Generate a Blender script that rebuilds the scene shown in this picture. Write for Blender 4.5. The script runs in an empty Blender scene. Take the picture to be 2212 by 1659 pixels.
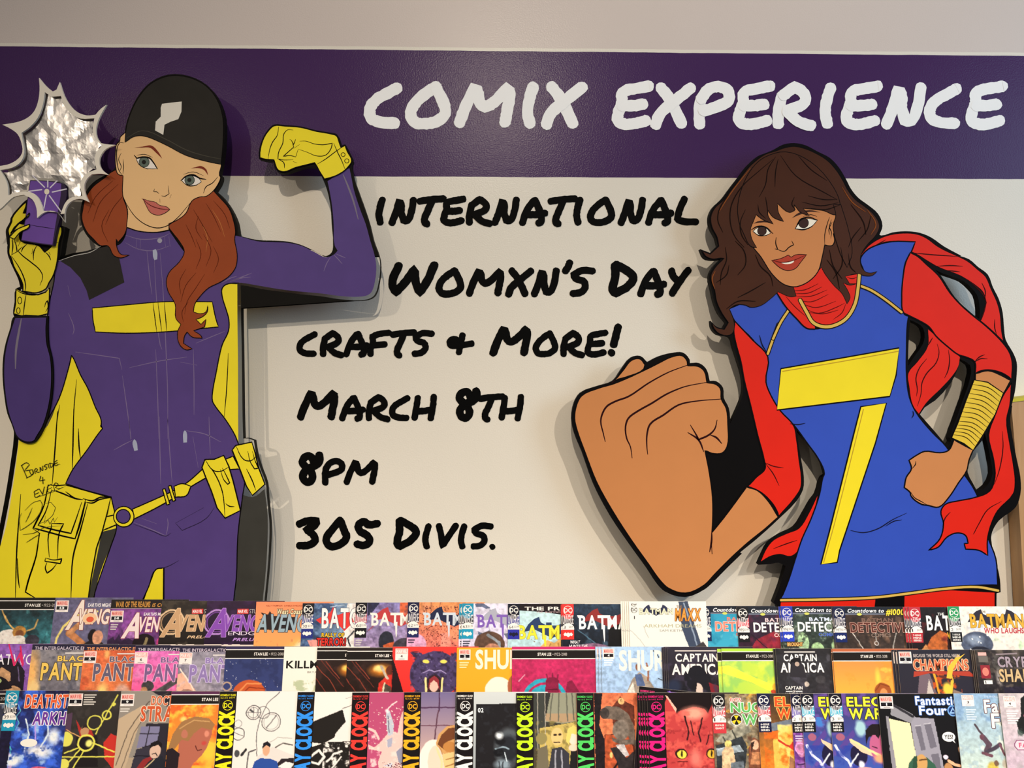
import bpy, bmesh, math, random
import numpy as np
from mathutils import Vector, Matrix
from mathutils.geometry import tessellate_polygon

# ------------------------------------------------------------------ camera, world, lights, exposure
SC = bpy.context.scene
COL = SC.collection
F_PX, CX, CY = 1660.0, 1106.0, 829.5      # focal length and centre for a 2212 x 1659 frame
DIST, CAM_Z, ROLL = 1.85, 1.70, 0.0061    # metres from the wall, eye height, slight roll

cam_data = bpy.data.cameras.new('camera')
cam = bpy.data.objects.new('camera', cam_data)
COL.objects.link(cam)
cam.location = (0, -DIST, CAM_Z)
cam.rotation_euler = (math.pi / 2, -ROLL, 0)
cam_data.sensor_width = 36.0
cam_data.lens = F_PX / 2212.0 * 36.0
cam_data.clip_start = 0.02
SC.camera = cam

world = bpy.data.worlds.new('room_ambience')
SC.world = world
world.use_nodes = True
_wn = world.node_tree
_bg = _wn.nodes['Background']; _bg.inputs[1].default_value = 1.0
_tc = _wn.nodes.new('ShaderNodeTexCoord'); _sp = _wn.nodes.new('ShaderNodeSeparateXYZ')
_mr = _wn.nodes.new('ShaderNodeMapRange'); _mr.inputs[1].default_value = -1.0
_rp = _wn.nodes.new('ShaderNodeValToRGB')                    # dim floor, shop interior, pale ceiling
_el = _rp.color_ramp.elements
_el[0].position = 0.30; _el[0].color = (0.10, 0.085, 0.07, 1)
_el[1].position = 0.85; _el[1].color = (0.46, 0.42, 0.37, 1)
_e = _el.new(0.55); _e.color = (0.22, 0.20, 0.18, 1)
_wn.links.new(_tc.outputs['Generated'], _sp.inputs[0]); _wn.links.new(_sp.outputs['Z'], _mr.inputs[0])
_wn.links.new(_mr.outputs[0], _rp.inputs[0]); _wn.links.new(_rp.outputs[0], _bg.inputs[0])

def spot(loc, aim, power, color, size_deg, blend, radius=0.03):
    d = bpy.data.lights.new('spot_lamp', 'SPOT')
    d.energy = power; d.color = color; d.spot_size = math.radians(size_deg)
    d.spot_blend = blend; d.shadow_soft_size = radius
    o = bpy.data.objects.new('spot_lamp', d); COL.objects.link(o)
    o.location = loc
    o.rotation_euler = (Vector(aim) - Vector(loc)).to_track_quat('-Z', 'Y').to_euler()
    return o

WARM = (1.0, 0.87, 0.70)
spot((-2.30, -3.9, CAM_Z + 1.65), (-0.99, 0, CAM_Z - 1.08), 225, WARM, 50, 1.0)
spot((-0.10, -3.2, CAM_Z + 1.85), (0.77, 0, CAM_Z - 0.09), 205, WARM, 88, 1.0)
spot((1.95, -3.6, CAM_Z + 1.75), (0.51, 0, CAM_Z - 1.26), 345, (1.0, 0.88, 0.73), 43, 1.0)
for sx in (-0.75, 0.75):      # two unseen spots, added to brighten the comics on the rack
    spot((sx * 1.2, -3.5, CAM_Z + 1.35), (sx, -0.55, CAM_Z - 1.00), 145, (1.0, 0.91, 0.80), 38, 1.0)
wd = bpy.data.lights.new('window_daylight', 'AREA')
wd.energy = 42; wd.color = (0.52, 0.76, 1.0); wd.shape = 'RECTANGLE'; wd.size = 1.2; wd.size_y = 1.5
wo = bpy.data.objects.new('window_daylight', wd); COL.objects.link(wo)
wo.location = (3.0, -2.1, CAM_Z + 0.9)
wo.rotation_euler = (Vector((1.0, 0, CAM_Z + 0.3)) - wo.location).to_track_quat('-Z', 'Y').to_euler()

SC.cycles.caustics_reflective = False
SC.cycles.caustics_refractive = False
SC.view_settings.view_transform = 'Standard'
SC.view_settings.look = 'None'
SC.view_settings.gamma = 1.0
SC.view_settings.use_curve_mapping = False
SC.view_settings.exposure = 0.0

# ------------------------------------------------------------------ helpers
def lin(h):
    h = h.lstrip('#')
    if len(h) == 3: h = ''.join(c * 2 for c in h)
    v = [int(h[i:i + 2], 16) / 255 for i in (0, 2, 4)]
    return tuple(c / 12.92 if c <= 0.04045 else ((c + 0.055) / 1.055) ** 2.4 for c in v)

def srgb(h):
    h = h.lstrip('#')
    if len(h) == 3: h = ''.join(c * 2 for c in h)
    return np.array([int(h[i:i + 2], 16) / 255 for i in (0, 2, 4)])

def to_lin(a):
    return np.where(a <= 0.04045, a / 12.92, ((a + 0.055) / 1.055) ** 2.4)

def wpt(px, py, y):
    """pixel of the photograph -> point on the plane at depth y (y = 0 is the wall)"""
    d = (DIST + y) / F_PX
    x = (px - CX) * d; z = (CY - py) * d
    c, s = math.cos(ROLL), math.sin(ROLL)
    return (x * c - z * s, y, CAM_Z + x * s + z * c)

FR = {'A': (0, 100, 600 / 2212), 'B': (0, 500, 600 / 2212), 'C': (0, 900, 640 / 2212), 'D': (480, 230, 400 / 1412),
      'E': (1480, 290, 600 / 2212), 'F': (1220, 730, 600 / 1659), 'G': (1560, 700, 652 / 1773),
      'H': (1850, 480, 362 / 1430), 'P': (0, 360, 220 / 1073), 'Z': (0, 0, 1.0)}

def S(txt, cur='Z'):
    out = []
    for t in txt.split():
        if ',' not in t: cur = t; continue
        a, b = t.split(',')
        x0, y0, s = FR[cur]
        out.append((x0 + float(a) * s, y0 + float(b) * s))
    return out

def smooth(pts, closed=True, n=4, corner=58):
    """Catmull-Rom through the points; sharp turns stay corners"""
    N = len(pts); P = [np.array(p, float) for p in pts]
    if N < 3: return [tuple(p) for p in P]
    tan = []
    for i in range(N):
        if not closed and i in (0, N - 1): tan.append(None); continue
        a, b, c = P[i - 1], P[i], P[(i + 1) % N]
        v1, v2 = b - a, c - b
        l1, l2 = np.hypot(*v1) + 1e-9, np.hypot(*v2) + 1e-9
        ang = math.degrees(math.acos(max(-1, min(1, float(np.dot(v1, v2)) / (l1 * l2)))))
        if ang > corner: tan.append(None)
        else:
            t = v1 / l1 + v2 / l2
            tan.append(t / (np.hypot(*t) + 1e-9))
    out = []
    for i in range(N if closed else N - 1):
        a, b = P[i], P[(i + 1) % N]
        L = np.hypot(*(b - a)); ch = (b - a)
        ta = tan[i] * L if tan[i] is not None else ch
        tb = tan[(i + 1) % N] * L if tan[(i + 1) % N] is not None else ch
        out.append(tuple(a))
        for k in range(1, n):
            t = k / n
            h = (2*t**3 - 3*t*t + 1) * a + (t**3 - 2*t*t + t) * ta + (-2*t**3 + 3*t*t) * b + (t**3 - t*t) * tb
            out.append(tuple(h))
    if not closed: out.append(tuple(P[-1]))
    return out

def tess(loops):
    """triangles over flat loops (first outer, then holes), indices into the concatenated list"""
    tri = tessellate_polygon([[Vector((p[0], p[1], 0)) for p in lp] for lp in loops])
    flat = [p for lp in loops for p in lp]
    out = []
    for t in tri:
        a, b, c = (flat[i] for i in t)
        ar = (b[0]-a[0])*(c[1]-a[1]) - (b[1]-a[1])*(c[0]-a[0])
        if abs(ar) < 1e-12: continue
        out.append(tuple(t) if ar < 0 else (t[0], t[2], t[1]))   # pixel y points down: this winding faces the camera
    return out

def ribbon(pts, w, closed=False, taper=False, rough=0.0, rng=None, cap=5):
    """outline polygon(s) of a brush stroke along pts: returns verts, faces (2-D)"""
    P = [np.array(p, float) for p in pts]; n = len(P)
    V, Fc = [], []
    def nrm(i):
        a = P[(i - 1) % n] if (closed or i > 0) else P[i]
        b = P[(i + 1) % n] if (closed or i < n - 1) else P[i]
        d = b - a; L = np.hypot(*d) + 1e-9
        return np.array((-d[1], d[0])) / L
    for i in range(n):
        ww = w / 2
        if taper: ww *= max(0.15, math.sin(math.pi * (0.12 + 0.76 * i / max(1, n - 1))))
        r1 = 1 + (rng.uniform(-rough, rough) if rng else 0); r2 = 1 + (rng.uniform(-rough, rough) if rng else 0)
        V.append(tuple(P[i] + nrm(i) * ww * r1)); V.append(tuple(P[i] - nrm(i) * ww * r2))
    for i in range(n if closed else n - 1):
        a, b = 2 * i, 2 * ((i + 1) % n)
        Fc.append((a, b, b + 1, a + 1))
    if not closed and cap:
        for e, sgn in ((0, -1), (n - 1, 1)):
            d = (P[1] - P[0]) if e == 0 else (P[-1] - P[-2])
            d = d / (np.hypot(*d) + 1e-9) * sgn
            nn = nrm(e); ww = w / 2 * (0.37 if taper else 1)
            base = len(V); V.append(tuple(P[e]))
            for k in range(cap + 1):
                a = math.pi * k / cap - math.pi / 2
                r = ww * (1 + (rng.uniform(-rough * 1.6, rough * .6) if rng and 0 < k < cap else 0))
                V.append(tuple(P[e] + d * math.cos(a) * r * 0.85 + nn * math.sin(a) * r))
            for k in range(cap): Fc.append((base, base + 1 + k, base + 2 + k))
    return V, Fc

def circle(cx, cy, rx, ry=None, n=22):
    ry = rx if ry is None else ry
    return [(cx + rx * math.cos(2 * math.pi * i / n), cy + ry * math.sin(2 * math.pi * i / n)) for i in range(n)]

def mesh_obj(name, V, Fc, mat, parent=None, loc=None, smooth_shade=False):
    me = bpy.data.meshes.new(name)
    me.from_pydata([tuple(v) for v in V], [], [tuple(f) for f in Fc])
    if mat: me.materials.append(mat)
    me.update()
    if smooth_shade:
        for p in me.polygons: p.use_smooth = True
    o = bpy.data.objects.new(name, me); COL.objects.link(o)
    if parent: o.parent = parent
    if loc: o.location = loc
    return o

def tag(o, label=None, cat=None, group=None, kind=None):
    if label: o['label'] = label
    if cat: o['category'] = cat
    if group: o['group'] = group
    if kind: o['kind'] = kind
    return o

def empty(name, loc, label, cat, group=None):
    o = bpy.data.objects.new(name, None); COL.objects.link(o)
    o.location = loc; o.empty_display_size = 0.02
    return tag(o, label, cat, group)

def box_vf(x0, y0, z0, x1, y1, z1):
    V = [(x0, y0, z0), (x1, y0, z0), (x1, y1, z0), (x0, y1, z0), (x0, y0, z1), (x1, y0, z1), (x1, y1, z1), (x0, y1, z1)]
    Fc = [(0, 3, 2, 1), (4, 5, 6, 7), (0, 1, 5, 4), (1, 2, 6, 5), (2, 3, 7, 6), (3, 0, 4, 7)]
    return V, Fc

# ------------------------------------------------------------------ materials
def new_mat(name):
    m = bpy.data.materials.new(name); m.use_nodes = True
    nt = m.node_tree
    return m, nt, nt.nodes['Principled BSDF']

_paint = {}
def paint(hexc, name='paint', rough=0.5, mottle=0.10, scale=18, spec=0.12):
    key = (hexc, rough, mottle, spec)
    if key in _paint: return _paint[key]
    m, nt, b = new_mat(name)
    b.inputs['Roughness'].default_value = rough
    b.inputs['Specular IOR Level'].default_value = spec
    tc = nt.nodes.new('ShaderNodeTexCoord')
    nz = nt.nodes.new('ShaderNodeTexNoise'); nz.inputs['Scale'].default_value = scale; nz.inputs['Detail'].default_value = 5
    hs = nt.nodes.new('ShaderNodeMixRGB'); hs.blend_type = 'MIX'
    c = lin(hexc)
    hs.inputs[1].default_value = tuple(x * (1 - mottle) for x in c) + (1,)
    hs.inputs[2].default_value = tuple(min(1, x * (1 + mottle)) for x in c) + (1,)
    nt.links.new(tc.outputs['Object'], nz.inputs['Vector'])
    nt.links.new(nz.outputs['Fac'], hs.inputs[0])
    nt.links.new(hs.outputs[0], b.inputs['Base Color'])
    _paint[key] = m
    return m

def print_mat(name, rough):
    m, nt, b = new_mat(name)
    at = nt.nodes.new('ShaderNodeAttribute'); at.attribute_name = 'Col'
    nt.links.new(at.outputs['Color'], b.inputs['Base Color'])
    b.inputs['Roughness'].default_value = rough
    b.inputs['Specular IOR Level'].default_value = 0.3
    return m
PRINT = print_mat('printed_cover', 0.34)
PAPER = paint('e8e2d6', 'page_edges', 0.7, 0.03, 60)

def wall_material():
    m, nt, b = new_mat('painted_wall')
    N = nt.nodes.new; L = nt.links.new
    geo = N('ShaderNodeNewGeometry'); sep = N('ShaderNodeSeparateXYZ')
    L(geo.outputs['Position'], sep.inputs[0])
    nz = N('ShaderNodeTexNoise'); nz.inputs['Scale'].default_value = 9; nz.inputs['Detail'].default_value = 3
    L(geo.outputs['Position'], nz.inputs['Vector'])
    def edge(p0, p1):
        (x0, _, z0), (x1, _, z1) = wpt(*p0, 0), wpt(*p1, 0)
        k = (z1 - z0) / (x1 - x0)
        a = N('ShaderNodeMath'); a.operation = 'MULTIPLY_ADD'; L(sep.outputs['X'], a.inputs[0])
        a.inputs[1].default_value = -k; a.inputs[2].default_value = -(z0 - k * x0)
        s = N('ShaderNodeMath'); s.operation = 'ADD'; L(sep.outputs['Z'], s.inputs[0]); L(a.outputs[0], s.inputs[1])
        w = N('ShaderNodeMath'); w.operation = 'MULTIPLY_ADD'; L(nz.outputs['Fac'], w.inputs[0])
        w.inputs[1].default_value = 0.003; L(s.outputs[0], w.inputs[2])
        g = N('ShaderNodeMath'); g.operation = 'GREATER_THAN'; L(w.outputs[0], g.inputs[0]); g.inputs[1].default_value = 0.0015
        return g
    e_bot = edge((0, 378), (2212, 387)); e_top = edge((0, 100), (2212, 121)); e_up = edge((0, 93), (2212, 114))
    cream, purple, upper = lin('e8e1d4'), lin('442858'), lin('d8cbc4')
    def mix(f, a, c):
        x = N('ShaderNodeMixRGB'); L(f.outputs[0], x.inputs[0])
        if isinstance(a, tuple): x.inputs[1].default_value = a + (1,)
        else: L(a.outputs[0], x.inputs[1])
        x.inputs[2].default_value = c + (1,)
        return x
    c = mix(e_bot, cream, purple); c = mix(e_top, c, cream); c = mix(e_up, c, upper)
    # faint roller and scuff marks in the paint
    sc = N('ShaderNodeTexNoise'); sc.inputs['Scale'].default_value = 2.2; sc.inputs['Detail'].default_value = 6
    L(geo.outputs['Position'], sc.inputs['Vector'])
    mr = N('ShaderNodeMapRange'); mr.inputs[3].default_value = 0.965; mr.inputs[4].default_value = 1.03
    L(sc.outputs['Fac'], mr.inputs[0])
    mul = N('ShaderNodeMixRGB'); mul.blend_type = 'MULTIPLY'; mul.inputs[0].default_value = 1
    L(c.outputs[0], mul.inputs[1]); L(mr.outputs[0], mul.inputs[2]); L(mul.outputs[0], b.inputs['Base Color'])
    b.inputs['Roughness'].default_value = 0.26
    b.inputs['Specular IOR Level'].default_value = 0.12
    bn = N('ShaderNodeTexNoise'); bn.inputs['Scale'].default_value = 300; bn.inputs['Detail'].default_value = 2
    L(geo.outputs['Position'], bn.inputs['Vector'])
    bp = N('ShaderNodeBump'); bp.inputs['Strength'].default_value = 0.20; bp.inputs['Distance'].default_value = 0.002
    L(bn.outputs['Fac'], bp.inputs['Height']); L(bp.outputs[0], b.inputs['Normal'])
    return m

def foil_material():
    m, nt, b = new_mat('crinkled_foil')
    b.inputs['Metallic'].default_value = 1.0; b.inputs['Roughness'].default_value = 0.30
    b.inputs['Base Color'].default_value = (0.52, 0.50, 0.49, 1)
    vo = nt.nodes.new('ShaderNodeTexVoronoi'); vo.inputs['Scale'].default_value = 60
    bp = nt.nodes.new('ShaderNodeBump'); bp.inputs['Strength'].default_value = 0.12; bp.inputs['Distance'].default_value = 0.004
    tc = nt.nodes.new('ShaderNodeTexCoord')
    nt.links.new(tc.outputs['Object'], vo.inputs['Vector']); nt.links.new(vo.outputs['Distance'], bp.inputs['Height'])
    nt.links.new(bp.outputs[0], b.inputs['Normal'])
    return m

def wood_material(name, c1, c2, scale=3.0):
    m, nt, b = new_mat(name)
    tc = nt.nodes.new('ShaderNodeTexCoord'); mp = nt.nodes.new('ShaderNodeMapping')
    mp.inputs['Scale'].default_value = (14, 14, 1.2)
    nz = nt.nodes.new('ShaderNodeTexNoise'); nz.inputs['Scale'].default_value = scale; nz.inputs['Detail'].default_value = 6
    rp = nt.nodes.new('ShaderNodeValToRGB')
    rp.color_ramp.elements[0].color = lin(c1) + (1,); rp.color_ramp.elements[1].color = lin(c2) + (1,)
    rp.color_ramp.elements[0].position = 0.3; rp.color_ramp.elements[1].position = 0.7
    nt.links.new(tc.outputs['Object'], mp.inputs[0]); nt.links.new(mp.outputs[0], nz.inputs['Vector'])
    nt.links.new(nz.outputs['Fac'], rp.inputs[0]); nt.links.new(rp.outputs[0], b.inputs['Base Color'])
    b.inputs['Roughness'].default_value = 0.5
    return m

# ------------------------------------------------------------------ the setting
WALL = wall_material()
V, Fc = box_vf(-2.4, 0.0, 0.0, 2.4, 0.12, 3.6)
tag(mesh_obj('wall_back', V, Fc, WALL), kind='structure')
V, Fc = box_vf(-2.4, -4.6, -0.05, 2.4, 0.12, 0.0)
tag(mesh_obj('floor', V, Fc, wood_material('floor_boards', '5a4636', '7a6048')), kind='structure')
# ------------------------------------------------------------------ brush lettering on the wall
GL = {
 'C': [[(68,15),(46,27),(24,40),(11,58),(13,76),(28,85),(64,88)]],
 'O': [[(64,12),(40,28),(20,47),(11,70),(20,86),(43,89),(67,83),(82,68),(80,50),(67,22),(62,12)]],
 'M': [[(10,89),(22,56),(43,13),(49,27),(53,46),(63,54),(81,45),(112,14),(114,31),(108,67),(104,88)]],
 'I': [[(24,12),(16,38),(12,65),(17,90)]],
 'X': [[(20,12),(40,38),(65,90)], [(85,13),(45,45),(18,70),(10,92)]],
 'E': [[(78,10),(50,15),(22,24),(20,45),(13,65),(12,82),(28,90),(50,88),(72,82)], [(20,51),(45,51),(66,48)]],
 'P': [[(16,35),(12,57),(13,92)], [(16,38),(30,18),(52,11),(72,20),(73,40),(52,52),(20,62)]],
 'R': [[(18,29),(10,65),(10,91)], [(20,30),(45,11),(64,26),(66,42),(28,62)], [(28,62),(52,84),(80,93)]],
 'N': [[(12,91),(24,61),(38,15),(44,30),(44,55),(52,83),(64,82),(78,53),(85,12)]],
 'A': [[(12,91),(28,47),(52,15)], [(55,13),(64,34),(76,68),(75,87),(66,91)], [(32,62),(58,62),(90,57)]],
 'T': [[(8,18),(47,12),(91,9)], [(52,13),(36,52),(26,76),(28,90),(36,94)]],
 'L': [[(34,9),(18,45),(9,78),(23,84),(74,87)]],
 'W': [[(31,12),(13,65),(23,88),(46,63),(77,21),(78,56),(90,89),(112,54),(131,10)]],
 'S': [[(79,14),(43,12),(15,27),(24,39),(50,50),(53,69),(38,84),(12,88)]],
 "'": [[(26,-15),(20,0),(11,15)]],
 'D': [[(14,12),(15,44),(8,81),(15,91),(52,69),(66,46),(48,27),(16,10)]],
 'Y': [[(10,12),(16,32),(34,50)], [(66,10),(36,50),(12,88)]],
 'F': [[(77,10),(40,15),(15,24),(17,47),(8,70),(8,90)], [(12,58),(62,53)]],
 '&': [[(57,18),(50,50),(43,84)], [(92,50),(50,56),(14,56),(8,46),(20,34),(36,36),(32,54)]],
 '!': [[(60,8),(52,38),(46,64)], [(38,88),(41,86)]],
 'H': [[(23,13),(19,43),(11,89)], [(82,9),(79,43),(70,91)], [(15,64),(45,62),(76,57)]],
 '8': [[(42,26),(36,13),(20,12),(9,28),(18,42),(36,60),(40,77),(28,90),(14,84),(11,68),(25,49),(49,39),(62,25),(60,6)]],
 '3': [[(8,22),(33,12),(64,12),(56,27),(30,38),(52,55),(58,72),(40,86),(9,88)]],
 '0': [[(56,9),(28,42),(12,72),(26,90),(56,84),(75,62),(68,42),(58,14)]],
 '5': [[(73,20),(43,23),(31,14),(13,27),(17,42),(41,58),(48,74),(32,87),(8,83)]],
 'V': [[(8,11),(15,37),(22,88),(42,54),(72,10)]],
 '.': [[(12,90),(14,88)]],
}
def glyph(ch, x, top, unit, w):
    """brush strokes of one letter in photo pixels -> list of (verts, faces)"""
    rng = random.Random(ord(ch) * 7 + int(x))
    out = []
    for st in GL[ch]:
        p = smooth([(x + a * unit, top + b * unit) for a, b in st], closed=False, n=5, corner=75)
        out.append(ribbon(p, w * unit, rough=0.07, rng=rng, cap=5))
    return out

LETTER_Y = -0.0006
def lettering(label, hexc, rows, width):
    m = paint(hexc, 'lettering_paint', 0.6, 0.02, spec=0.05)
    pts = [wpt(r[1], r[2] + 100 * r[3], 0) for r in rows]
    root = empty('wall_lettering', (pts[0][0], 0, pts[0][2]), label, 'lettering', 'painted words on the wall')
    for ch, x, top, unit in rows:
        V, Fc = [], []
        for j, (vs, fs) in enumerate(glyph(ch, x, top, unit, width)):
            b = len(V)
            V += [Vector(wpt(a, c, LETTER_Y - 0.0006 * j - 0.000005 * i)) - root.location for i, (a, c) in enumerate(vs)]
            for f in fs:
                f = [b + i for i in f]
                n = (V[f[1]] - V[f[0]]).cross(V[f[2]] - V[f[0]])
                Fc.append(f if n.y < 0 else f[::-1])
        mesh_obj('letter', V, Fc, m, root)

def row(txt, xs, top, unit, caps=(), ctop=0, cunit=0):
    out = []; k = 0
    for i, ch in enumerate(txt):
        if i in caps: out.append((ch, xs[i], ctop, cunit))
        else: out.append((ch, xs[i], top, unit))
    return out

lettering('white brush lettering of two large words on the purple band', 'fdfdfd',
  row('COMIX', (787.6, 875.8, 981.6, 1127, 1169.6), 174, 1.046) +
  row('EXPERIENCE', (1322.7, 1406, 1498, 1584.5, 1671, 1770, 1817, 1902, 1997.6, 2086.7), 175.7, 1.03), 24)
lettering('black brush lettering reading INTERNATIONAL on the cream wall', '050505',
  row('INTERNATIONAL', (810.7, 838.5, 900.4, 951.6, 1007.5, 1061, 1120.5, 1184, 1238, 1268.4, 1333.6, 1393, 1457), 423.4, .642), 24)
lettering("black brush lettering reading WOMXN'S DAY on the cream wall", '050505',
  row("WOMXN'SDAY", (837.4, 941, 1007, 1092, 1146, 1214, 1229, 1317.5, 1376, 1444), 576.3, .655, (0, 7), 564, .77), 24)
lettering('black brush lettering reading CRAFTS & MORE! on the cream wall', '050505',
  row('CRAFTS&MORE!', (641, 692, 741, 795.6, 842.5, 887.6, 966, 1058, 1151, 1211.5, 1263, 1293), 712.7, .585, (7, 11), 700, .71), 24)
lettering('black brush lettering reading MARCH 8TH on the cream wall', '050505',
  row('MARCH8TH', (642, 732, 791, 841, 889, 986, 1032.6, 1077), 851, .588, (0, 5), 839, .705), 24)
lettering('black brush lettering reading 8PM on the cream wall', '050505',
  row('8PM', (647, 695, 742.8), 989.7, .589, (0,), 977.7, .705), 24)
lettering('black brush lettering reading 305 DIVIS. on the cream wall', '050505',
  row('305DIVIS.', (640, 696, 765, 852.6, 912, 943, 989, 1015, 1056), 1129, .585, (0, 1, 2, 3), 1117, .70), 24)
# ------------------------------------------------------------------ painted plywood cutouts
def plate(name, loops, y, thick, mat, parent):
    """flat plate with holes: filled outline, given thickness behind y"""
    cu = bpy.data.curves.new(name, 'CURVE'); cu.dimensions = '2D'; cu.fill_mode = 'BOTH'; cu.extrude = thick / 2
    for lp in loops:
        sp = cu.splines.new('POLY'); sp.points.add(len(lp) - 1); sp.use_cyclic_u = True
        for p, v in zip(sp.points, lp): p.co = (v[0], v[2], 0, 1)
    ob = bpy.data.objects.new(name, cu); COL.objects.link(ob); bpy.context.view_layer.update()
    me = ob.evaluated_get(bpy.context.evaluated_depsgraph_get()).to_mesh()
    V = [(v.co.x, y + thick / 2 + v.co.z, v.co.y) for v in me.vertices]; Fc = [tuple(p.vertices) for p in me.polygons]
    ob.to_mesh_clear(); bpy.data.objects.remove(ob); bpy.data.curves.remove(cu)
    o = mesh_obj(name, V, Fc, mat, parent)
    bm = bmesh.new(); bm.from_mesh(o.data); bmesh.ops.remove_doubles(bm, verts=bm.verts, dist=1e-6)
    bmesh.ops.recalc_face_normals(bm, faces=bm.faces); bm.to_mesh(o.data); bm.free()
    return o

class Board:
    """A cutout board parallel to the wall: an extruded panel plus thin painted areas on its face."""
    def __init__(self, name, label, front, group=None, cat='cutout', at=(400, 900)):
        self.y = front; p = wpt(at[0], at[1], front)
        self.root = empty(name, (p[0], 0, p[2]), label, cat, group)
        self.k = 0; self.inks = {}; self.cur = None
    def loc(self, px, py, y): return Vector(wpt(px, py, y)) - self.root.location
    def panel(self, name, loops, mat, thick=0.018, front=None, parent=None):
        y = self.y if front is None else front
        return plate(name, [[self.loc(a, b, y) for a, b in lp] for lp in loops], y, thick, mat, parent or self.root)
    def lift(self): return self.y - 0.0004 - self.k * 0.00006
    def area(self, name, txt, hexc, outline=0, rough=0.5, mottle=0.08, soft=True, n=4):
        """one painted area = one part; the ink lines drawn after it stay in its mesh"""
        for t in ([txt] if isinstance(txt, str) else txt):
            self.flush(); self.k += 1
            pts = S(t) if isinstance(t, str) else t
            if soft: pts = smooth(pts, True, n)
            V = [self.loc(a, c, self.lift()) for a, c in pts]
            self.cur = [name, V, tess([pts]), [paint(hexc, 'cutout_paint', rough, mottle)]]
            self.cur.append([0] * len(self.cur[2]))
            if outline: self.stroke(pts, outline, closed=True, raw=True)
    def flush(self):
        if not self.cur: return
        name, V, Fc, mats, mi = self.cur; self.cur = None
        o = mesh_obj(name, V, Fc, None, self.root)
        for m in mats: o.data.materials.append(m)
        o.data.polygons.foreach_set('material_index', mi); o.data.update()
        return o
    def stroke(self, txt, w=3, hexc='0a0708', closed=False, taper=True, raw=False, part=None):
        pts = S(txt) if isinstance(txt, str) else txt
        if not raw: pts = smooth(pts, closed, 4)
        V, Fc = ribbon(pts, w, closed=closed, taper=taper and not closed)
        W = [self.loc(a, c, self.lift() - 0.00003) for a, c in V]
        Q = []
        for f in Fc:
            n = (W[f[1]] - W[f[0]]).cross(W[f[2]] - W[f[0]])
            Q.append(tuple(f) if n.y < 0 else tuple(f[::-1]))
        m = paint(hexc, 'ink', 0.6, 0.02, spec=0.05)
        if part == 'handwriting':
            L = self.inks.setdefault((part, hexc), ([], [])); b = len(L[0])
            L[0].extend(W); L[1].extend(tuple(b + i for i in f) for f in Q)
        elif part: mesh_obj(part, W, Q, m, self.root)
        else:
            c = self.cur; b = len(c[1]); c[1].extend(W)
            if m not in c[3]: c[3].append(m)
            c[2].extend(tuple(b + i for i in f) for f in Q); c[4].extend([c[3].index(m)] * len(Q))
    def ink(self, frame, lines, w=3, hexc='0a0708', part=None):
        for l in lines.split('|'): self.stroke(frame + ' ' + l.strip(), w, hexc, part=part)
    def finish(self):
        self.flush()
        for (part, hexc), (V, Fc) in self.inks.items():
            mesh_obj(part, V, Fc, paint(hexc, 'ink', 0.6, 0.02, spec=0.05), self.root)
    def spacers(self, spots, thick=0.018):
        for px, py in spots:
            a = self.loc(px - 22, py + 22, self.y + thick); b = self.loc(px + 22, py - 22, self.y + thick)
            V, Fc = box_vf(a.x, self.y + thick - 0.0005, a.z, b.x, -0.0008, b.z)
            mesh_obj('spacer_block', V, Fc, paint('7a6248', 'spacer_wood', 0.7, 0.15), self.root)

BLACK_EDGE = paint('151311', 'black_board', 0.6, 0.2, spec=0.06)
YEL, PUR, SKIN_L = 'f2de2c', '54407f', 'e9bd86'

# ---- left: woman in a purple jumpsuit, one arm flexed (plain stand-in: cap instead of any costume headgear, plain chest stripe)
Lf = Board('painted_cutout', 'painted plywood cutout of a red-haired woman in a purple jumpsuit flexing one arm', -0.080, at=(300, 1392))
sil = smooth(S('B 455,240 520,190 720,150 800,120 A 800,1600 740,1560 680,1490 645,1400 640,1310 660,1220 700,1130 760,1070 830,1030 880,1000 920,960 915,860 925,780 950,752 990,756 '
  '1000,640 1045,500 1110,380 1200,285 1340,225 1500,235 1650,310 1735,420 1782,560 1785,760 1770,900 1748,1018 1762,1030 1755,1080 1715,1150 1770,1200 1835,1290 1885,1400 1900,1500 '
  'D 125,985 270,1018 400,1023 500,1030 600,1055 700,1100 790,1140 835,1112 845,1050 835,900 825,760 800,640 770,560 722,462 640,458 560,480 470,508 420,495 392,440 388,410 330,410 280,398 278,350 305,250 348,178 393,138 '
  '480,142 600,152 720,182 830,200 875,212 895,260 908,297 938,288 960,330 995,415 988,440 1000,540 1035,640 1085,780 1123,900 1152,1020 1195,1140 1205,1220 1193,1340 1163,1435 1130,1462 1060,1477 900,1470 750,1447 600,1432 450,1412 300,1392 150,1364 '
  'B 1917,430 1920,700 1924,900 1928,1200 1932,1500 1937,1650 C 1835,160 1895,178 1912,280 1938,370 1985,500 1990,560 2003,700 2012,800 2007,1000 1992,1200 1972,1400 1966,1500 1964,1700 '
  '-150,1700 -90,1300 -40,1000 0,800 38,600 78,350 103,150 B 108,1580 58,1450 33,1300 20,1150 25,1000 47,880 87,760 112,680 104,655 116,560 126,458 160,440 145,380 108,300 73,220 58,170 63,60 '
  'P 75,820 65,740 62,665 105,580 112,540 200,425 285,345 400,300 600,500 600,630 645,620 688,642 660,800 632,950 605,1000'), n=3)
Lf.panel('board', [sil], BLACK_EDGE)
Lf.area('coat_tail', ['B 1760,470 1800,425 1890,420 1891,700 1895,1000 1898,1659 C 1780,195 1700,60 B 1600,1200 1650,800',
  'C 143,150 120,350 90,560 45,820 -10,1010 -60,1250 -100,1700 700,1700 900,600 780,0 B 640,1140 570,985 540,1100 470,1320 330,1600'], YEL, mottle=0.05)
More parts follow.
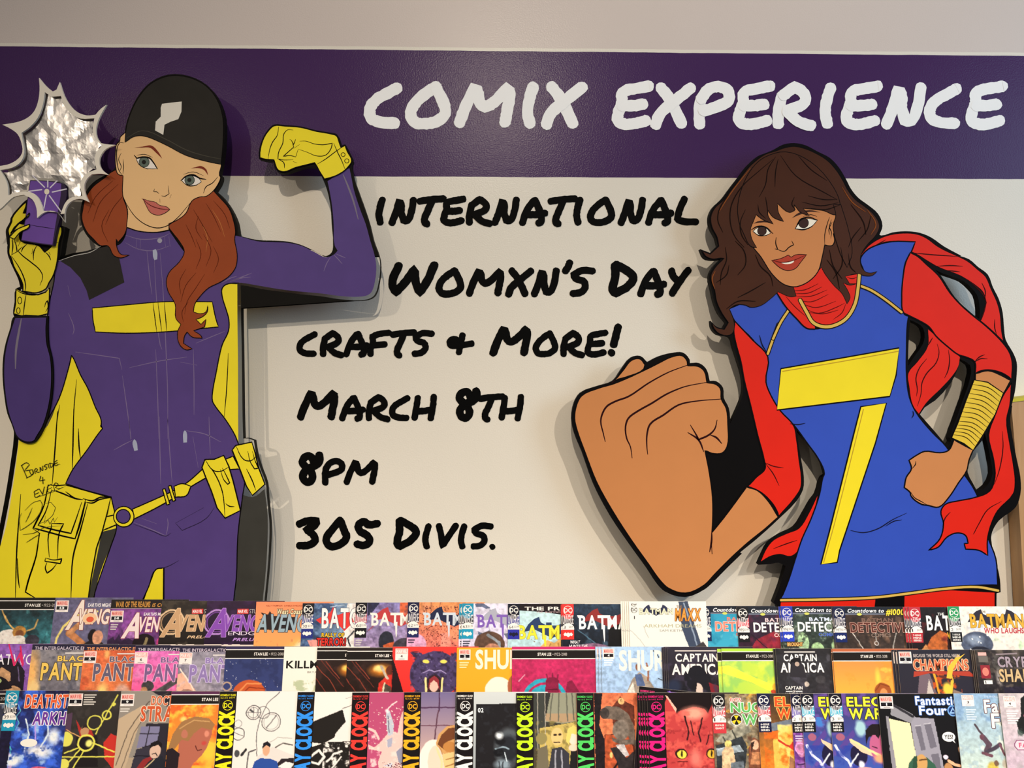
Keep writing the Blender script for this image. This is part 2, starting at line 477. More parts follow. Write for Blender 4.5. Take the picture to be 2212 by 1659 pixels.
Lf.ink('C', '430,-40 410,250 390,500|550,-60 545,200 540,390|585,90 590,220 600,310|155,580 125,1000 115,1350|130,1060 135,1200 145,1280', 3.2)
Lf.ink('B', '610,1180 590,1400 580,1659|475,1380 455,1500 440,1659|1818,970 1805,1250 1785,1480', 2.2)
Lf.area('coat_lining', ['C 1760,560 1890,600 1975,540 1995,700 2000,800 1994,1000 1980,1200 1960,1400 1955,1700 1735,1700 1765,1200 1775,900',
  'C 760,860 880,830 830,960 760,1130 710,1300 690,1380 664,1360 680,1250 720,1060'], '3b3a36', mottle=0.25)
Lf.area('leg_gap', 'C 1165,1140 1222,1130 1218,1700 950,1700 1070,1370 1130,1210', YEL, outline=3)
torso = ('B 455,245 520,215 800,130 950,100 1000,20 A 1000,1440 1100,1470 1250,1482 1350,1465 B 1460,150 1880,40 1900,300 1900,410 1800,422 1768,455 1770,520 1800,620 1822,700 1820,790 1770,900 1745,1000 1720,1130 1695,1260 1692,1350 1720,1400 1790,1490 1870,1620 '
  'C 1775,190 1800,260 1830,450 1810,600 1775,900 1765,1200 1745,1380 1740,1700 1222,1700 1225,1130 1165,1140 1110,1270 1040,1420 900,1700 720,1700 700,1360 760,1160 830,960 870,830 830,600 640,550 490,500 540,400 650,250 740,120 765,90 752,60 '
  'B 805,1560 805,1500 760,1400 700,1250 640,1140 590,1020 570,985 545,1090 470,1330 380,1500 330,1590 300,1500 400,1200 380,900 380,640 430,400')
Lf.area('jumpsuit', torso, PUR, outline=2.5, mottle=0.13)
# seams, zips
for t in ('B 1170,155 1190,350 1210,500|B 1228,220 1250,600 1275,900 1290,940|B 1275,170 1300,500 1320,900 1335,1300 1335,1650|B 1240,940 1255,1300 1265,1650|B 600,960 780,985 950,1010 970,1100|B 975,1150 1010,1400 1045,1650|B 1030,1085 1280,1030 1490,1000|B 1435,1040 1570,1065|'
          'B 1540,940 1545,1200 1545,1460|B 1560,890 1680,840 1790,795|C 1190,0 1195,300 1200,500|C 1250,0 1270,300 1285,490|C 1560,0 1565,150 1570,280|C 850,250 920,210 990,175|C 1390,105 1530,130 1650,190|B 1000,30 1120,62 1300,42 1350,15|B 1000,90 1100,140 1230,152 1350,115|B 1090,60 1085,140|B 1120,65 1115,150|B 1310,45 1320,130|B 1345,40 1355,120|'
          'C 1000,790 1150,850 1240,890|C 1060,760 1170,800|C 1240,890 1255,800 1250,760|C 960,0 975,170|C 1440,150 1480,380|B 545,650 590,780 580,820|B 540,430 560,520').split('|'):
    Lf.stroke(t, 1.7, '7c6c92')
for t in ('C 990,800 1150,860 1240,892 1275,870|C 1310,795 1360,850 1540,760 1600,680|C 1310,795 1520,680|C 1165,1140 1250,1120 1335,1075').split('|'):
    Lf.stroke(t, 1.8, '2b2140')
Lf.area('sleeve', 'D 60,985 100,985 270,1028 400,1035 500,1040 600,1062 700,1108 790,1150 850,1130 880,1100 858,1060 850,900 838,760 818,640 803,570 930,490 970,470 985,540 1005,640 1050,780 1095,900 1128,1020 1163,1140 1175,1220 1165,1330 1138,1415 1110,1438 1050,1450 900,1445 750,1425 600,1412 450,1395 300,1370 150,1345 60,1340 10,1330 0,1150', PUR, mottle=0.13)
Lf.stroke('D 922,520 960,610 1000,720 1037,860', 4, '7c7484')
for t in ('D 0,1345 60,1310 110,1295|60,1335 140,1310 215,1300|70,1330 150,1300 225,1270|775,1255 795,1200 825,1150|850,1130 880,1160 915,1200|870,1125 905,1140 940,1155').split('|'):
    Lf.stroke(t if t[0] == 'D' else 'D ' + t, 1.8, '7c6c92')
Lf.area('zip_pull', ['B 1216,150 1240,140 1252,165 1252,222 1230,228 1220,205', 'C 1370,115 1380,102 1392,115 1396,192 1369,194', 'C 990,190 1003,168 1018,185 1029,250 1003,257'], 'a7adc4')
Lf.area('collar_button', [[(0 + 1272 * .27125, 500 + 73 * .27125)] and circle(1272 * .27125, 500 + 73 * .27125, 5.2)], '9c99ab')
Lf.area('shoulder_patch', 'B 480,235 640,175 800,130 880,112 925,190 950,215 990,405 850,475 710,545 690,470 640,370 560,285', '24211f', mottle=0.25, soft=False)
Lf.stroke('B 465,235 600,190 720,165 800,118', 1.6, 'b9b6b0')
# plain stripe across the chest
Lf.area('chest_stripe', 'B 735,610 1000,585 1300,560 1690,560 1720,700 1740,760 1300,800 1000,810 760,800 740,700', YEL, outline=2.2)
for t in 'B 1218,570 1235,700 1248,800|B 1258,565 1275,700 1288,800|B 1308,562 1320,700 1328,798'.split('|'): Lf.stroke(t, 2)
# belt, ring, pouches, bag
Lf.area('belt', ['C 990,690 1150,620 1310,545 1400,490 1520,385 1540,455 1430,520 1310,600 1150,690 1000,765', 'C 1680,320 1740,295 1790,390 1710,395', 'C 780,750 860,733 885,800 760,852'], YEL, outline=2.6)
Lf.area('belt_loop', ['C 1213,543 1232,537 1268,652 1246,660', 'C 1256,520 1276,513 1310,626 1290,632', 'C 1300,520 1360,500 1425,520 1390,590 1310,600'], YEL, outline=2.4)
ringo, ringi = circle(924 * .28933, 900 + 747 * .28933, 22), circle(920 * .28933, 900 + 745 * .28933, 15)
Lf.area('belt_ring', [ringo], YEL, outline=2.2); Lf.area('belt_ring', [ringi], PUR, outline=2.2)
Lf.area('pouch', 'C 1508,380 1530,320 1600,318 1670,290 1708,370 1740,480 1795,700 1680,758 1620,680 1580,560 1535,450', YEL, outline=3, soft=False)
Lf.ink('C', '1530,320 1590,400 1640,410 1710,375|1560,370 1600,420 1660,560 1680,755|1645,395 1670,470 1700,505 1715,495 1685,430 1660,385|1685,650 1715,670 1750,672', 2.6)
Lf.area('pouch', 'C 1733,250 1760,215 1880,190 1905,270 1930,380 1978,505 1885,588 1840,520 1790,390', YEL, outline=3, soft=False)
Lf.ink('C', '1760,215 1820,320 1870,330 1910,300|1840,390 1880,470 1910,550|1850,260 1870,340 1900,390 1930,385 1905,330 1885,260', 2.6)
Lf.area('shoulder_bag', 'C 360,510 430,515 490,510 825,605 800,720 765,850 720,980 680,1200 660,1350 650,1700 300,1700 265,1355 190,1310 210,1230 270,1040 295,870 245,835 330,660', YEL, outline=2.6, soft=False, mottle=0.05)
Lf.ink('C', '360,515 330,660 250,832 360,862 470,892 560,912 600,800 640,640|385,545 345,700 285,812 375,838 530,872 570,760 610,640|640,615 600,780 560,910|655,650 600,850 545,1050 530,1350|825,605 740,620 690,645 645,640|620,612 690,628 750,602 825,605|490,560 560,610 620,620|400,550 470,575 560,615|295,870 270,1040 210,1230 190,1310 265,1355', 3.6)
Lf.ink('C', '385,797 475,800 442,870 430,1060|385,797 380,840 362,880 368,1050|340,1055 400,1070 462,1062 450,1097 335,1080 340,1055|350,1090 338,1130 352,1168 390,1140 422,1100', 3.2)
# handwriting in marker on the coat tail
def scrawl(txt, px, py, size, slant, w=1.6, hexc='2c2a18'):
    c, s = math.cos(slant), math.sin(slant); x = 0
    adv = {'B': 80, 'U': 78, 'R': 84, 'N': 92, 'S': 76, 'I': 34, 'D': 78, 'E': 80, '.': 24, '4': 80, 'V': 80}
    ex = {'B': [[(14,10),(12,90)], [(12,12),(50,10),(58,28),(14,48),(62,62),(54,86),(8,92)]], 'U': [[(10,12),(12,78),(34,90),(58,76),(62,12)]], '4': [[(30,6),(8,58),(70,54)], [(50,20),(46,96)]]}
    for ch in txt:
        for st in ex.get(ch) or GL[ch]:
            p = [((x + a) * size, b * size) for a, b in st]
            p = smooth([(px + a * c + b * s, py - a * s + b * c) for a, b in p], False, 3, 75)
            Lf.stroke(p, w, hexc, raw=True, taper=False, part='handwriting')
        x += adv.get(ch, 80)
Lf.k += 1
scrawl('B', 40, 1004, .36, .45); scrawl('URNSIDE.', 62, 1016, .125, .36); scrawl('4', 82, 1028, .19, .12); scrawl('EVER.', 68, 1060, .19, .36)
for t in ('C 185,700 250,640 300,625 315,660 270,760 200,820 150,850 145,760 160,720|C 240,680 215,740 190,790|C 330,650 380,640 415,680 390,740 320,790 290,800|C 340,740 330,800 360,770 372,805 400,755 405,790 430,750|C 170,880 250,870 330,830 460,815|C 195,940 250,905 300,875|C 280,600 400,560 490,520').split('|'):
    Lf.stroke(t, 1.5, '4d4a1c', part='handwriting')
# head
Lf.area('hair', ['A 930,985 990,1010 985,1100 980,1200 1010,1290 1012,1430 990,1500 940,1560 B 925,60 928,115 960,180 1030,188 960,210 905,190 860,115 800,112 745,60 690,0 A 652,1370 660,1300 680,1210 740,1120 830,1050 890,1000',
  'A 1690,1140 1745,1200 1822,1290 1862,1400 1875,1480 B 1868,60 1888,180 1878,280 1830,350 1760,400 1660,450 1590,520 1550,580 1540,640 1590,655 1640,640 1655,590 1650,640 1610,680 1560,700 1600,740 1640,700 1630,760 1540,790 1600,830 1610,850 1530,840 1490,800 1470,830 1460,890 1530,935 1480,942 1430,900 1415,800 1440,740 1400,690 1395,580 1340,480 1325,400 1345,330 1430,240 1468,160 1430,80 1375,10 A 1345,1440 1345,1400 1440,1340 1480,1270 1530,1200 1590,1190'], '96431f', outline=1.6, mottle=0.14)
Lf.ink('A', '1000,1170 900,1290 840,1420|940,1100 800,1240 740,1400|900,1070 760,1200 700,1330|870,1300 810,1430 860,1560|1580,1350 1560,1450 1610,1540|1640,1250 1700,1350 1760,1480|1700,1230 1790,1340 1830,1450|1480,1420 1520,1500 1560,1600|1540,1300 1600,1400 1690,1560', 1.6, '5d230f')
Lf.ink('B', '1560,330 1480,430 1440,560|1630,340 1560,450 1490,560 1470,660|1700,120 1740,220 1700,330|1620,20 1680,150 1640,280|1480,300 1430,400 1440,500|1500,560 1450,640 1460,720|1560,60 1600,180 1560,300', 1.6, '5d230f')
Lf.ink('A', '1690,1300 1750,1400 1790,1520|1610,1420 1650,1520 1640,1640', 1.3, 'b8743f')
Lf.area('face', 'A 960,720 1120,640 1300,600 1600,760 1760,930 1748,1030 1755,1040 1735,1100 1690,1160 1640,1195 1590,1200 1530,1230 1480,1330 1400,1390 1345,1412 1345,1462 1250,1480 1100,1470 1008,1440 1015,1300 978,1190 980,1030 940,1018 922,960 918,860 930,780 952,757', SKIN_L, outline=1.8, mottle=0.03)
Lf.ink('A', '978,1190 1010,1260 1080,1360 1160,1420 1250,1447 1330,1430 1420,1360 1480,1290 1530,1230|985,770 955,765 935,800 930,900 948,990 978,1030|1735,1040 1690,1090 1640,1120 1620,1170', 2)
Lf.ink('A', '965,850 945,900 965,960 950,1000|1230,1135 1224,1158 1250,1160 1266,1175|1340,1110 1346,1175 1310,1195 1285,1190|1365,1180 1352,1208|1272,1215 1275,1245|980,900 985,960 978,1020', 1.6)
Lf.area('eye_white', ['A 1085,897 1130,884 1185,890 1222,930 1250,975 1190,975 1130,960 1100,930', 'A 1447,1068 1480,1040 1540,1033 1590,1058 1604,1080 1560,1105 1510,1108 1470,1092'], 'efe6dc', outline=1.2)
a = .27125
Lf.area('iris', [circle(1148*a, 100+922*a, 11), circle(1510*a, 100+1065*a, 10.5)], '5d6a60', outline=1)
Lf.area('pupil', [circle(1146*a, 100+922*a, 4.6), circle(1508*a, 100+1065*a, 4.4)], '191512')
for t in 'A 1068,866 1090,892 1135,882 1190,890 1225,930 1255,977|A 1440,1070 1480,1036 1540,1024 1590,1050 1640,1060'.split('|'): Lf.stroke(t, 3.4)
Lf.ink('A', '1090,868 1150,860 1215,885|1460,1020 1540,1000 1620,1030|1085,900 1110,945 1180,980|1450,1075 1500,1112 1570,1108', 1.2)
Lf.area('eyebrow', ['A 1068,808 1140,798 1205,790 1260,840 1292,895 1240,845 1195,808 1130,806', 'A 1518,972 1560,962 1600,953 1642,980 1657,1027 1625,985 1585,970'], '7a2814')
Lf.area('lips', 'A 1140,1215 1190,1232 1235,1240 1270,1265 1330,1280 1352,1300 1310,1330 1260,1345 1200,1325 1165,1270', 'c4685e', outline=1.2, mottle=0.04)
Lf.stroke('A 1130,1212 1200,1268 1280,1295 1352,1300', 1.8, '5a1d1c')
Lf.area('knit_cap', 'A 995,765 1006,650 1050,510 1115,392 1205,296 1340,238 1500,247 1645,320 1728,425 1773,565 1775,760 1760,940 1640,915 1480,868 1300,775 1130,712 1060,722', '26231f', outline=1.5, mottle=0.3)
Lf.ink('A', '1010,730 1130,672 1310,735 1490,828 1650,876 1765,898', 1.8, '4a463d')
Lf.area('cap_patch', 'A 1290,458 1370,448 1447,440 1445,520 1420,580 1360,600 1310,625 1300,705 1235,670 1240,600 1280,560 1280,490', 'e2dcd0', soft=False, mottle=0.02)
# flexed hand in a yellow glove
Lf.area('glove', 'D 395,148 480,150 600,160 720,190 830,210 872,225 890,270 905,312 937,299 952,340 987,415 960,460 930,490 860,530 780,553 740,490 722,455 705,428 640,445 560,465 470,497 425,482 405,440 395,407 330,402 288,390 288,350 313,250 355,183', YEL, outline=2.2, mottle=0.05)
Lf.ink('D', '430,155 420,220 385,270 362,330 350,400|540,180 500,178 470,210 462,280 430,350 425,400 470,408 540,405|590,265 640,265 700,285 770,292 840,280 830,320 790,370 720,377 650,350 580,325|425,400 470,430 475,470|725,440 790,400 870,340 915,310|850,280 880,350 910,410 937,480|515,250 530,262 545,310 500,350 465,380 520,375 560,385 578,330|525,255 545,290 560,250|545,320 590,290|540,420 570,430', 2)
for (x, y, r) in ((922, 367, 15), (950, 415, 16)): Lf.stroke(circle(480 + x * .28329, 230 + y * .28329, r * .28329), 1.5, closed=True, raw=True)
# raised forearm of the other arm
fa = smooth(S('B 100,690 118,676 380,672 378,780 385,900 408,1000 420,1120 413,1290 388,1440 350,1560 300,1650 C 250,195 190,200 122,155 95,80 B 60,1440 34,1300 20,1150 26,1000 50,870 84,760'), n=3)
Lf.k += 1
fo = Lf.panel('forearm_panel', [fa], BLACK_EDGE, thick=0.006, front=Lf.y - 0.0065)
Lf.flush(); y_keep = Lf.y; Lf.y = y_keep - 0.0060
Lf.area('sleeve', 'B 122,690 368,686 362,780 370,900 396,1000 406,1120 400,1280 374,1430 335,1550 288,1630 C 250,178 190,183 132,148 104,80 B 68,1430 46,1300 34,1150 40,1000 62,880 95,770', '4b3975', mottle=0.13)
Lf.stroke('B 170,695 150,800 127,950 123,1092', 5, '7c7484')
Lf.flush(); Lf.y = y_keep
# open hand holding the phone
Lf.area('glove', 'P 95,730 85,670 122,580 128,540 210,430 275,368 278,400 245,490 310,485 302,512 200,600 310,608 306,640 215,690 205,730 222,782 410,832 470,900 530,850 560,800 590,640 640,632 652,650 622,800 602,1000 560,1150 512,1232 500,1262 480,1290 380,1330 300,1322 240,1312 238,1240 205,1160 145,1050 112,950 97,930 97,820', 'e8d42e', outline=3, mottle=0.05)
Lf.ink('P', '110,710 150,640 200,600 240,560|95,745 130,690 180,660 300,612|150,770 170,830 180,895 235,845|130,760 135,840 125,930|120,930 190,890 240,940 330,1010 420,1090 450,1160 420,1250|120,940 200,1060 255,1180 270,1260 262,1330|385,835 355,900 352,985|345,865 335,920|285,815 240,860 225,900|215,790 190,840|478,900 515,940 535,985|555,812 610,798|530,930 515,900', 2.6)
Lf.area('glove_cuff', 'P 168,1290 240,1318 300,1340 400,1350 480,1322 522,1275 520,1400 502,1550 400,1575 280,1587 145,1550 162,1450', 'e8d42e', outline=3, mottle=0.05, soft=False)
Lf.ink('P', '275,1345 258,1450 245,1580|470,1480 480,1440 500,1410 505,1480 480,1530|165,1295 240,1335 370,1352 470,1325', 2.4)
for (x, y, rx, ry) in ((208, 1410, 21, 36), (193, 1517, 19, 31)): Lf.stroke(circle(x * .20503, 360 + y * .20503, rx * .20503, ry * .20503), 1.7, closed=True, raw=True)
# fingertips wrapped over the front of the phone
Lf.flush(); Lf.y = y_keep - 0.0128
Lf.area('fingertip', ['P 112,700 190,600 245,560 311,485 303,515 262,552 195,606 125,690', 'P 100,742 180,662 250,630 312,606 303,640 215,690 150,765'], 'e8d42e', outline=2.4, mottle=0.05)
Lf.flush(); Lf.y = y_keep
Lf.finish()
Lf.spacers([(300, 600), (420, 420), (300, 1000), (620, 590), (250, 1250), (60, 780)])

# ---- phone held up by that hand
Ph = Board('phone_cutout', 'purple painted phone held up in the yellow glove', Lf.y - 0.0135, cat='phone', at=(90, 530))
phone = smooth(S('P 318,142 480,148 650,170 690,205 702,300 645,500 600,650 562,832 400,812 222,778 235,700 262,570 300,250'), n=3)
Ph.panel('phone_body', [phone], paint('2c1f3c', 'phone_edge', 0.4, 0.1), thick=0.0096)
Ph.area('phone_face', 'P 322,150 480,155 645,178 640,300 600,520 580,640 552,822 400,802 228,772 242,700 268,570 306,250', '6a489c', mottle=0.12)
Ph.stroke('P 312,614 440,635 580,656', 1.4)
Ph.area('lens_dot', [circle(493 * .20503, 360 + 263 * .20503, 5.4, 6.2)], 'e6dcc8')
for t in 'P 345,95 470,218|P 503,145 503,215|P 600,150 528,222|P 300,260 440,242|P 550,268 700,235|P 488,300 458,460|P 520,305 640,470'.split('|'):
    Ph.stroke(t, 2.6, 'd8d2e0', part='glitter_ray', taper=False)
Ph.finish()

# ---- starburst flash of white board with crinkled foil
St = Board('starburst_sign', 'white spiky starburst frame filled with crinkled silver foil above the phone', Lf.y - 0.0200, cat='sign', at=(110, 420))
so = smooth(S('A 310,250 370,320 420,360 450,345 475,285 510,390 550,460 610,520 690,550 760,545 800,500 848,465 790,570 765,650 770,720 800,770 850,780 918,785 840,820 797,880 790,930 810,980 866,1025 800,1015 730,1020 690,1060 670,1110 680,1180 708,1240 640,1215 560,1240 520,1300 515,1400 460,1330 400,1308 340,1330 295,1367 290,1290 258,1220 190,1183 110,1200 50,1250 10,1290 -90,1350 -30,1230 -5,1150 -15,1060 -90,990 -180,955 -80,962 0,953 80,935 150,890 178,840 170,770 140,700 90,660 18,624 150,600 220,568 270,520 300,450 315,350'), n=3, corner=40)
si = smooth(S('A 357,365 410,402 485,395 510,470 570,540 640,575 752,573 738,640 748,720 812,790 770,840 753,900 768,980 680,1020 640,1090 655,1192 600,1195 535,1225 482,1335 430,1312 345,1312 322,1240 290,1190 240,1160 140,1162 65,1188 60,1100 30,1030 0,985 100,965 165,920 192,850 182,760 170,690 240,640 300,570 340,470'), n=3, corner=40)
St.panel('white_frame', [so, si], paint('e6ded0', 'white_foam_board', 0.5, 0.04), thick=0.005)
def inside(px, py, poly):
    c = False; j = len(poly) - 1
    for i in range(len(poly)):
        (xi, yi), (xj, yj) = poly[i], poly[j]
        if (yi > py) != (yj > py) and px < (xj - xi) * (py - yi) / (yj - yi) + xi: c = not c
        j = i
    return c
rng = random.Random(5)
grow = [(c[0] + (c[0] - 115) * 0.05, c[1] + (c[1] - 345) * 0.05) for c in si]
step = 6.5; xs = np.arange(-8, 240, step); ys = np.arange(190, 475, step)
folds = []
for _ in range(85):
    cx, cy, an = rng.uniform(0, 230), rng.uniform(200, 460), rng.uniform(0, math.pi)
    if rng.random() < .5: an = math.atan2(cy - 395, cx - 120) + math.pi / 2
    folds.append((cx, cy, math.cos(an), math.sin(an), rng.uniform(10, 60), rng.choice((-1, 1)) * rng.uniform(.0005, .0017)))
def foil_h(x, y):
    h = 0
    for cx, cy, ca, sa, L, am in folds:
        d = (x - cx) * ca + (y - cy) * sa; t = -(x - cx) * sa + (y - cy) * ca
        h += am * max(0, 1 - abs(d) / 17) * max(0, 1 - abs(t) / (L + 15))
    return h
idx = {}; V = []; Fc = []
for i, x in enumerate(xs):
    for j, y in enumerate(ys):
        jx, jy = x + rng.uniform(-1.2, 1.2), y + rng.uniform(-1.2, 1.2)
        if inside(x, y, grow) and not inside(x, y, phone):
            idx[i, j] = len(V); V.append(St.loc(jx, jy, St.y + 0.0090 + max(-.0025, min(.005, foil_h(x, y) + rng.uniform(-.0001, .0001)))))
for (i, j) in list(idx):
    q = [(i, j), (i + 1, j), (i + 1, j + 1), (i, j + 1)]
    q = [idx[k] for k in q if k in idx]
    if len(q) == 4: Fc += [(q[0], q[3], q[2]), (q[0], q[2], q[1])]
    elif len(q) == 3: Fc.append(tuple(reversed(q)))
fo = mesh_obj('foil_panel', V, Fc, foil_material(), St.root)
md = fo.modifiers.new('thickness', 'SOLIDIFY'); md.thickness = 0.0003
St.finish()

# ---- right: woman in a blue tunic, red sleeves and scarf, huge raised fist (plain stand-in: bare face, plain stripes)
Rf = Board('painted_cutout', 'painted plywood cutout of a brown-haired woman in a blue tunic with a huge raised fist', -0.070, at=(1900, 1392))
BLUE, RED, SKIN_R, GOLD = '3350b8', 'dc2414', 'c98450', 'd8b458'
outer = smooth(S('E 640,150 700,125 780,82 870,70 960,88 1050,135 1155,190 1225,265 1285,365 1318,430 1378,505 1455,562 1538,635 1572,730 1548,800 1562,806 1650,782 1760,772 1870,785 1960,822 2060,892 2200,968 '
  'H 860,282 960,315 1040,383 1120,445 1165,555 1215,655 1248,770 1262,930 1275,1005 1338,1115 1368,1195 1368,1300 1352,1450 1326,1560 1314,1659 G 1704,480 1692,560 1708,680 1732,800 1752,900 1752,1000 1725,1075 1625,1155 1586,1222 1580,1262 1606,1380 1632,1500 1636,1575 1612,1582 1610,1800 '
  '330,1800 322,1655 300,1640 338,1540 372,1422 330,1402 282,1410 212,1414 232,1370 276,1288 348,1236 428,1196 486,1108 526,1038 556,998 588,900 608,886 590,820 540,740 485,668 438,622 448,700 465,800 480,900 475,972 433,1044 333,1144 222,1246 100,1346 '
  'F 1058,1288 965,1378 876,1468 835,1502 720,1548 597,1514 553,1472 495,1385 394,1245 272,1064 172,874 104,684 55,562 40,480 55,388 92,328 200,285 288,255 338,186 398,115 450,107 493,145 560,110 650,87 705,87 745,127 748,150 802,150 846,187 866,257 904,258 945,297 950,358 980,418 989,510 1022,440 1055,360 1065,320 1058,220 1028,120 1003,40 '
  'E 372,1640 350,1612 260,1595 213,1545 203,1486 250,1532 300,1547 328,1500 268,1424 230,1330 210,1240 190,1130 226,1050 285,994 220,1000 156,984 120,915 200,945 260,888 242,820 200,740 190,660 216,588 298,506 356,428 426,338 496,246 576,176'), n=3)
h1 = smooth(S('H 672,407 740,438 830,468 910,500 980,560 1028,620 1048,700 1053,790 1048,828 1000,790 930,730 840,640 780,550 720,455'), n=2)
h2 = smooth(S('H 457,835 520,862 568,902 582,980 566,1040 498,1140 442,1226 442,1100 450,950'), n=2)
h3 = smooth(S('G 1395,205 1455,240 1462,290 1420,430 1370,570 1338,668 1345,690 1322,718 1250,632 1162,532 1190,490 1250,450 1340,350 1385,260'), n=2)
h4 = smooth(S('G 1542,640 1556,690 1578,800 1588,880 1556,950 1502,988 1470,930 1442,870 1450,800 1480,740 1530,680'), n=2)
Rf.panel('board', [outer, h1, h2, h3, h4], paint('0a0809', 'black_ink_board', 0.6, 0.1, spec=0.06))
Rf.area('scarf', 'H 40,280 120,192 250,122 400,97 520,107 600,142 680,202 750,242 860,292 950,338 1030,405 1100,468 1145,570 1195,680 1222,780 1235,930 1250,1010 1200,960 1100,870 1062,840 1105,690 1085,600 1030,545 950,490 880,450 700,380 620,335 500,262 475,252 508,162 380,158 250,165 150,202', RED, mottle=0.06)
Rf.ink('H', '480,262 650,278 860,292|690,375 800,370 908,376|780,412 830,418 885,424|950,490 1040,570 1095,640 1110,690|1070,518 1100,590 1095,660|1065,835 1090,760 1110,680|1180,830 1180,900 1195,955|250,150 180,190 130,220', 2.6, '3c0a0a')
Rf.area('scarf', 'H 612,915 700,990 790,1070 883,1150 868,1230 818,1310 718,1420 598,1538 532,1635 482,1560 452,1400 444,1290 522,1192 610,1060', RED, mottle=0.06)
Rf.ink('H', '650,985 630,1020 612,1050|690,1040 705,1110 680,1200 600,1290 560,1370 550,1470 520,1570|600,1165 540,1240 508,1330 520,1430 512,1485|785,1090 795,1180 780,1270 752,1330', 2.6, '3c0a0a')
Rf.area('scarf', 'G 560,1010 540,1100 500,1200 460,1300 438,1338 400,1362 340,1350 282,1362 228,1394 262,1320 302,1272 382,1232 452,1202 512,1110', RED, mottle=0.06)
Rf.ink('G', '440,1270 380,1290 300,1320', 2.4, '3c0a0a')
tunic = ('E 350,1390 480,1330 590,1255 730,1258 900,1480 1035,1550 1120,1530 1290,1460 1380,1240 1385,1115 1420,1080 1395,1000 1440,930 1530,882 1650,855 1833,857 1800,940 1755,1020 1735,1150 1728,1300 1745,1432 1780,1450 '
  'G 1088,0 1083,150 1083,300 1100,430 1140,520 1230,632 1318,722 1400,860 1420,882 1500,1010 1560,1250 1608,1380 1618,1532 1500,1535 1300,1550 1100,1580 900,1600 700,1610 345,1618 392,1500 430,1380 470,1260 520,1150 572,1000 592,900 600,880 570,800 500,700 420,592 340,510 290,430 257,340 262,230 180,92 75,-15')
Rf.area('tunic', tunic, BLUE, outline=3, mottle=0.06)
Rf.area('scarf_tail', ['G 1700,345 1690,480 1672,560 1690,700 1712,830 1722,930 1712,995 1618,1098 1580,1178 1558,1270 1560,1360 1510,1330 1430,1322 1422,1290 1445,1288 1430,1242 1380,1227 1320,1252 1270,1310 1212,1330 1280,1260 1300,1170 1285,1100 1310,1060 1380,1040 1480,1020 1572,980 1602,900 1595,800 1565,650 1605,530 1650,420'], RED, outline=3, mottle=0.06)
Rf.ink('G', '1645,630 1650,720 1630,850 1600,940|1640,1042 1560,1090 1510,1170 1475,1235|1500,1190 1480,1230|1340,1105 1310,1140 1295,1190', 2.4, '3c0a0a')
Rf.area('leggings', ['G 345,1630 900,1618 880,1800 332,1800', 'G 1072,1592 1300,1562 1600,1578 1600,1800 1066,1800'], RED, mottle=0.05, soft=False)
Rf.area('sleeve', 'G 76,-15 180,95 268,192 257,340 292,430 342,510 422,600 438,680 453,800 466,900 463,960 428,1020 335,1126 300,1060 230,990 152,953 200,900 252,850 247,800 208,650 168,480 130,330 110,220 80,110 68,40', RED, outline=3, mottle=0.06)
Rf.ink('G', '252,815 300,835 360,845|255,820 300,880 335,950', 2.4, '3c0a0a')
Rf.area('sleeve', 'H 460,260 520,290 600,362 700,455 800,605 900,715 1000,802 1100,882 1260,1042 1310,1120 1330,1200 1325,1338 1250,1290 1150,1262 1070,1266 1015,1288 1010,1192 940,1152 870,1130 780,1062 680,972 620,892 540,842 440,792 402,770 387,650 397,480 422,340', RED, outline=3, mottle=0.06)
Rf.ink('H', '1010,1190 1050,1150 1095,1130|1015,1190 1060,1165 1118,1167', 2.6, '3c0a0a')
Rf.area('fist', ['F 300,252 350,190 400,132 450,125 480,160 470,188 380,230',
  'F 1085,890 1150,910 1220,980 1275,1070 1200,1138 1100,1218 1000,1308 900,1408 832,1478 720,1525 618,1495 570,1450 500,1352 400,1212 290,1042 190,862 120,682 70,542 58,480 70,400 100,345 200,300 300,270 480,190 560,150 640,112 700,105 730,135 735,165 800,170 835,200 850,267 900,275 930,302 936,365 965,420 975,520 970,650 940,688 880,690 838,672 860,780 883,950 884,1100 880,1160 960,1060'], SKIN_R, outline=3.4, mottle=0.04)
Rf.ink('F', '242,620 230,570 215,500 222,460 250,410 300,380 380,350 500,270 620,205 740,160|402,717 392,650 370,600 363,530 380,480 440,435 520,390 600,340 660,312 720,290 850,265|495,695 490,640 492,570 510,515 590,460 680,400 780,378 935,365|735,565 800,610 830,680|750,520 780,570 800,607 860,580 895,545 910,490|870,580 905,595 938,632|878,1150 876,1220 865,1278|876,1220 880,1290|300,252 280,270', 4.2, '2a0c10')
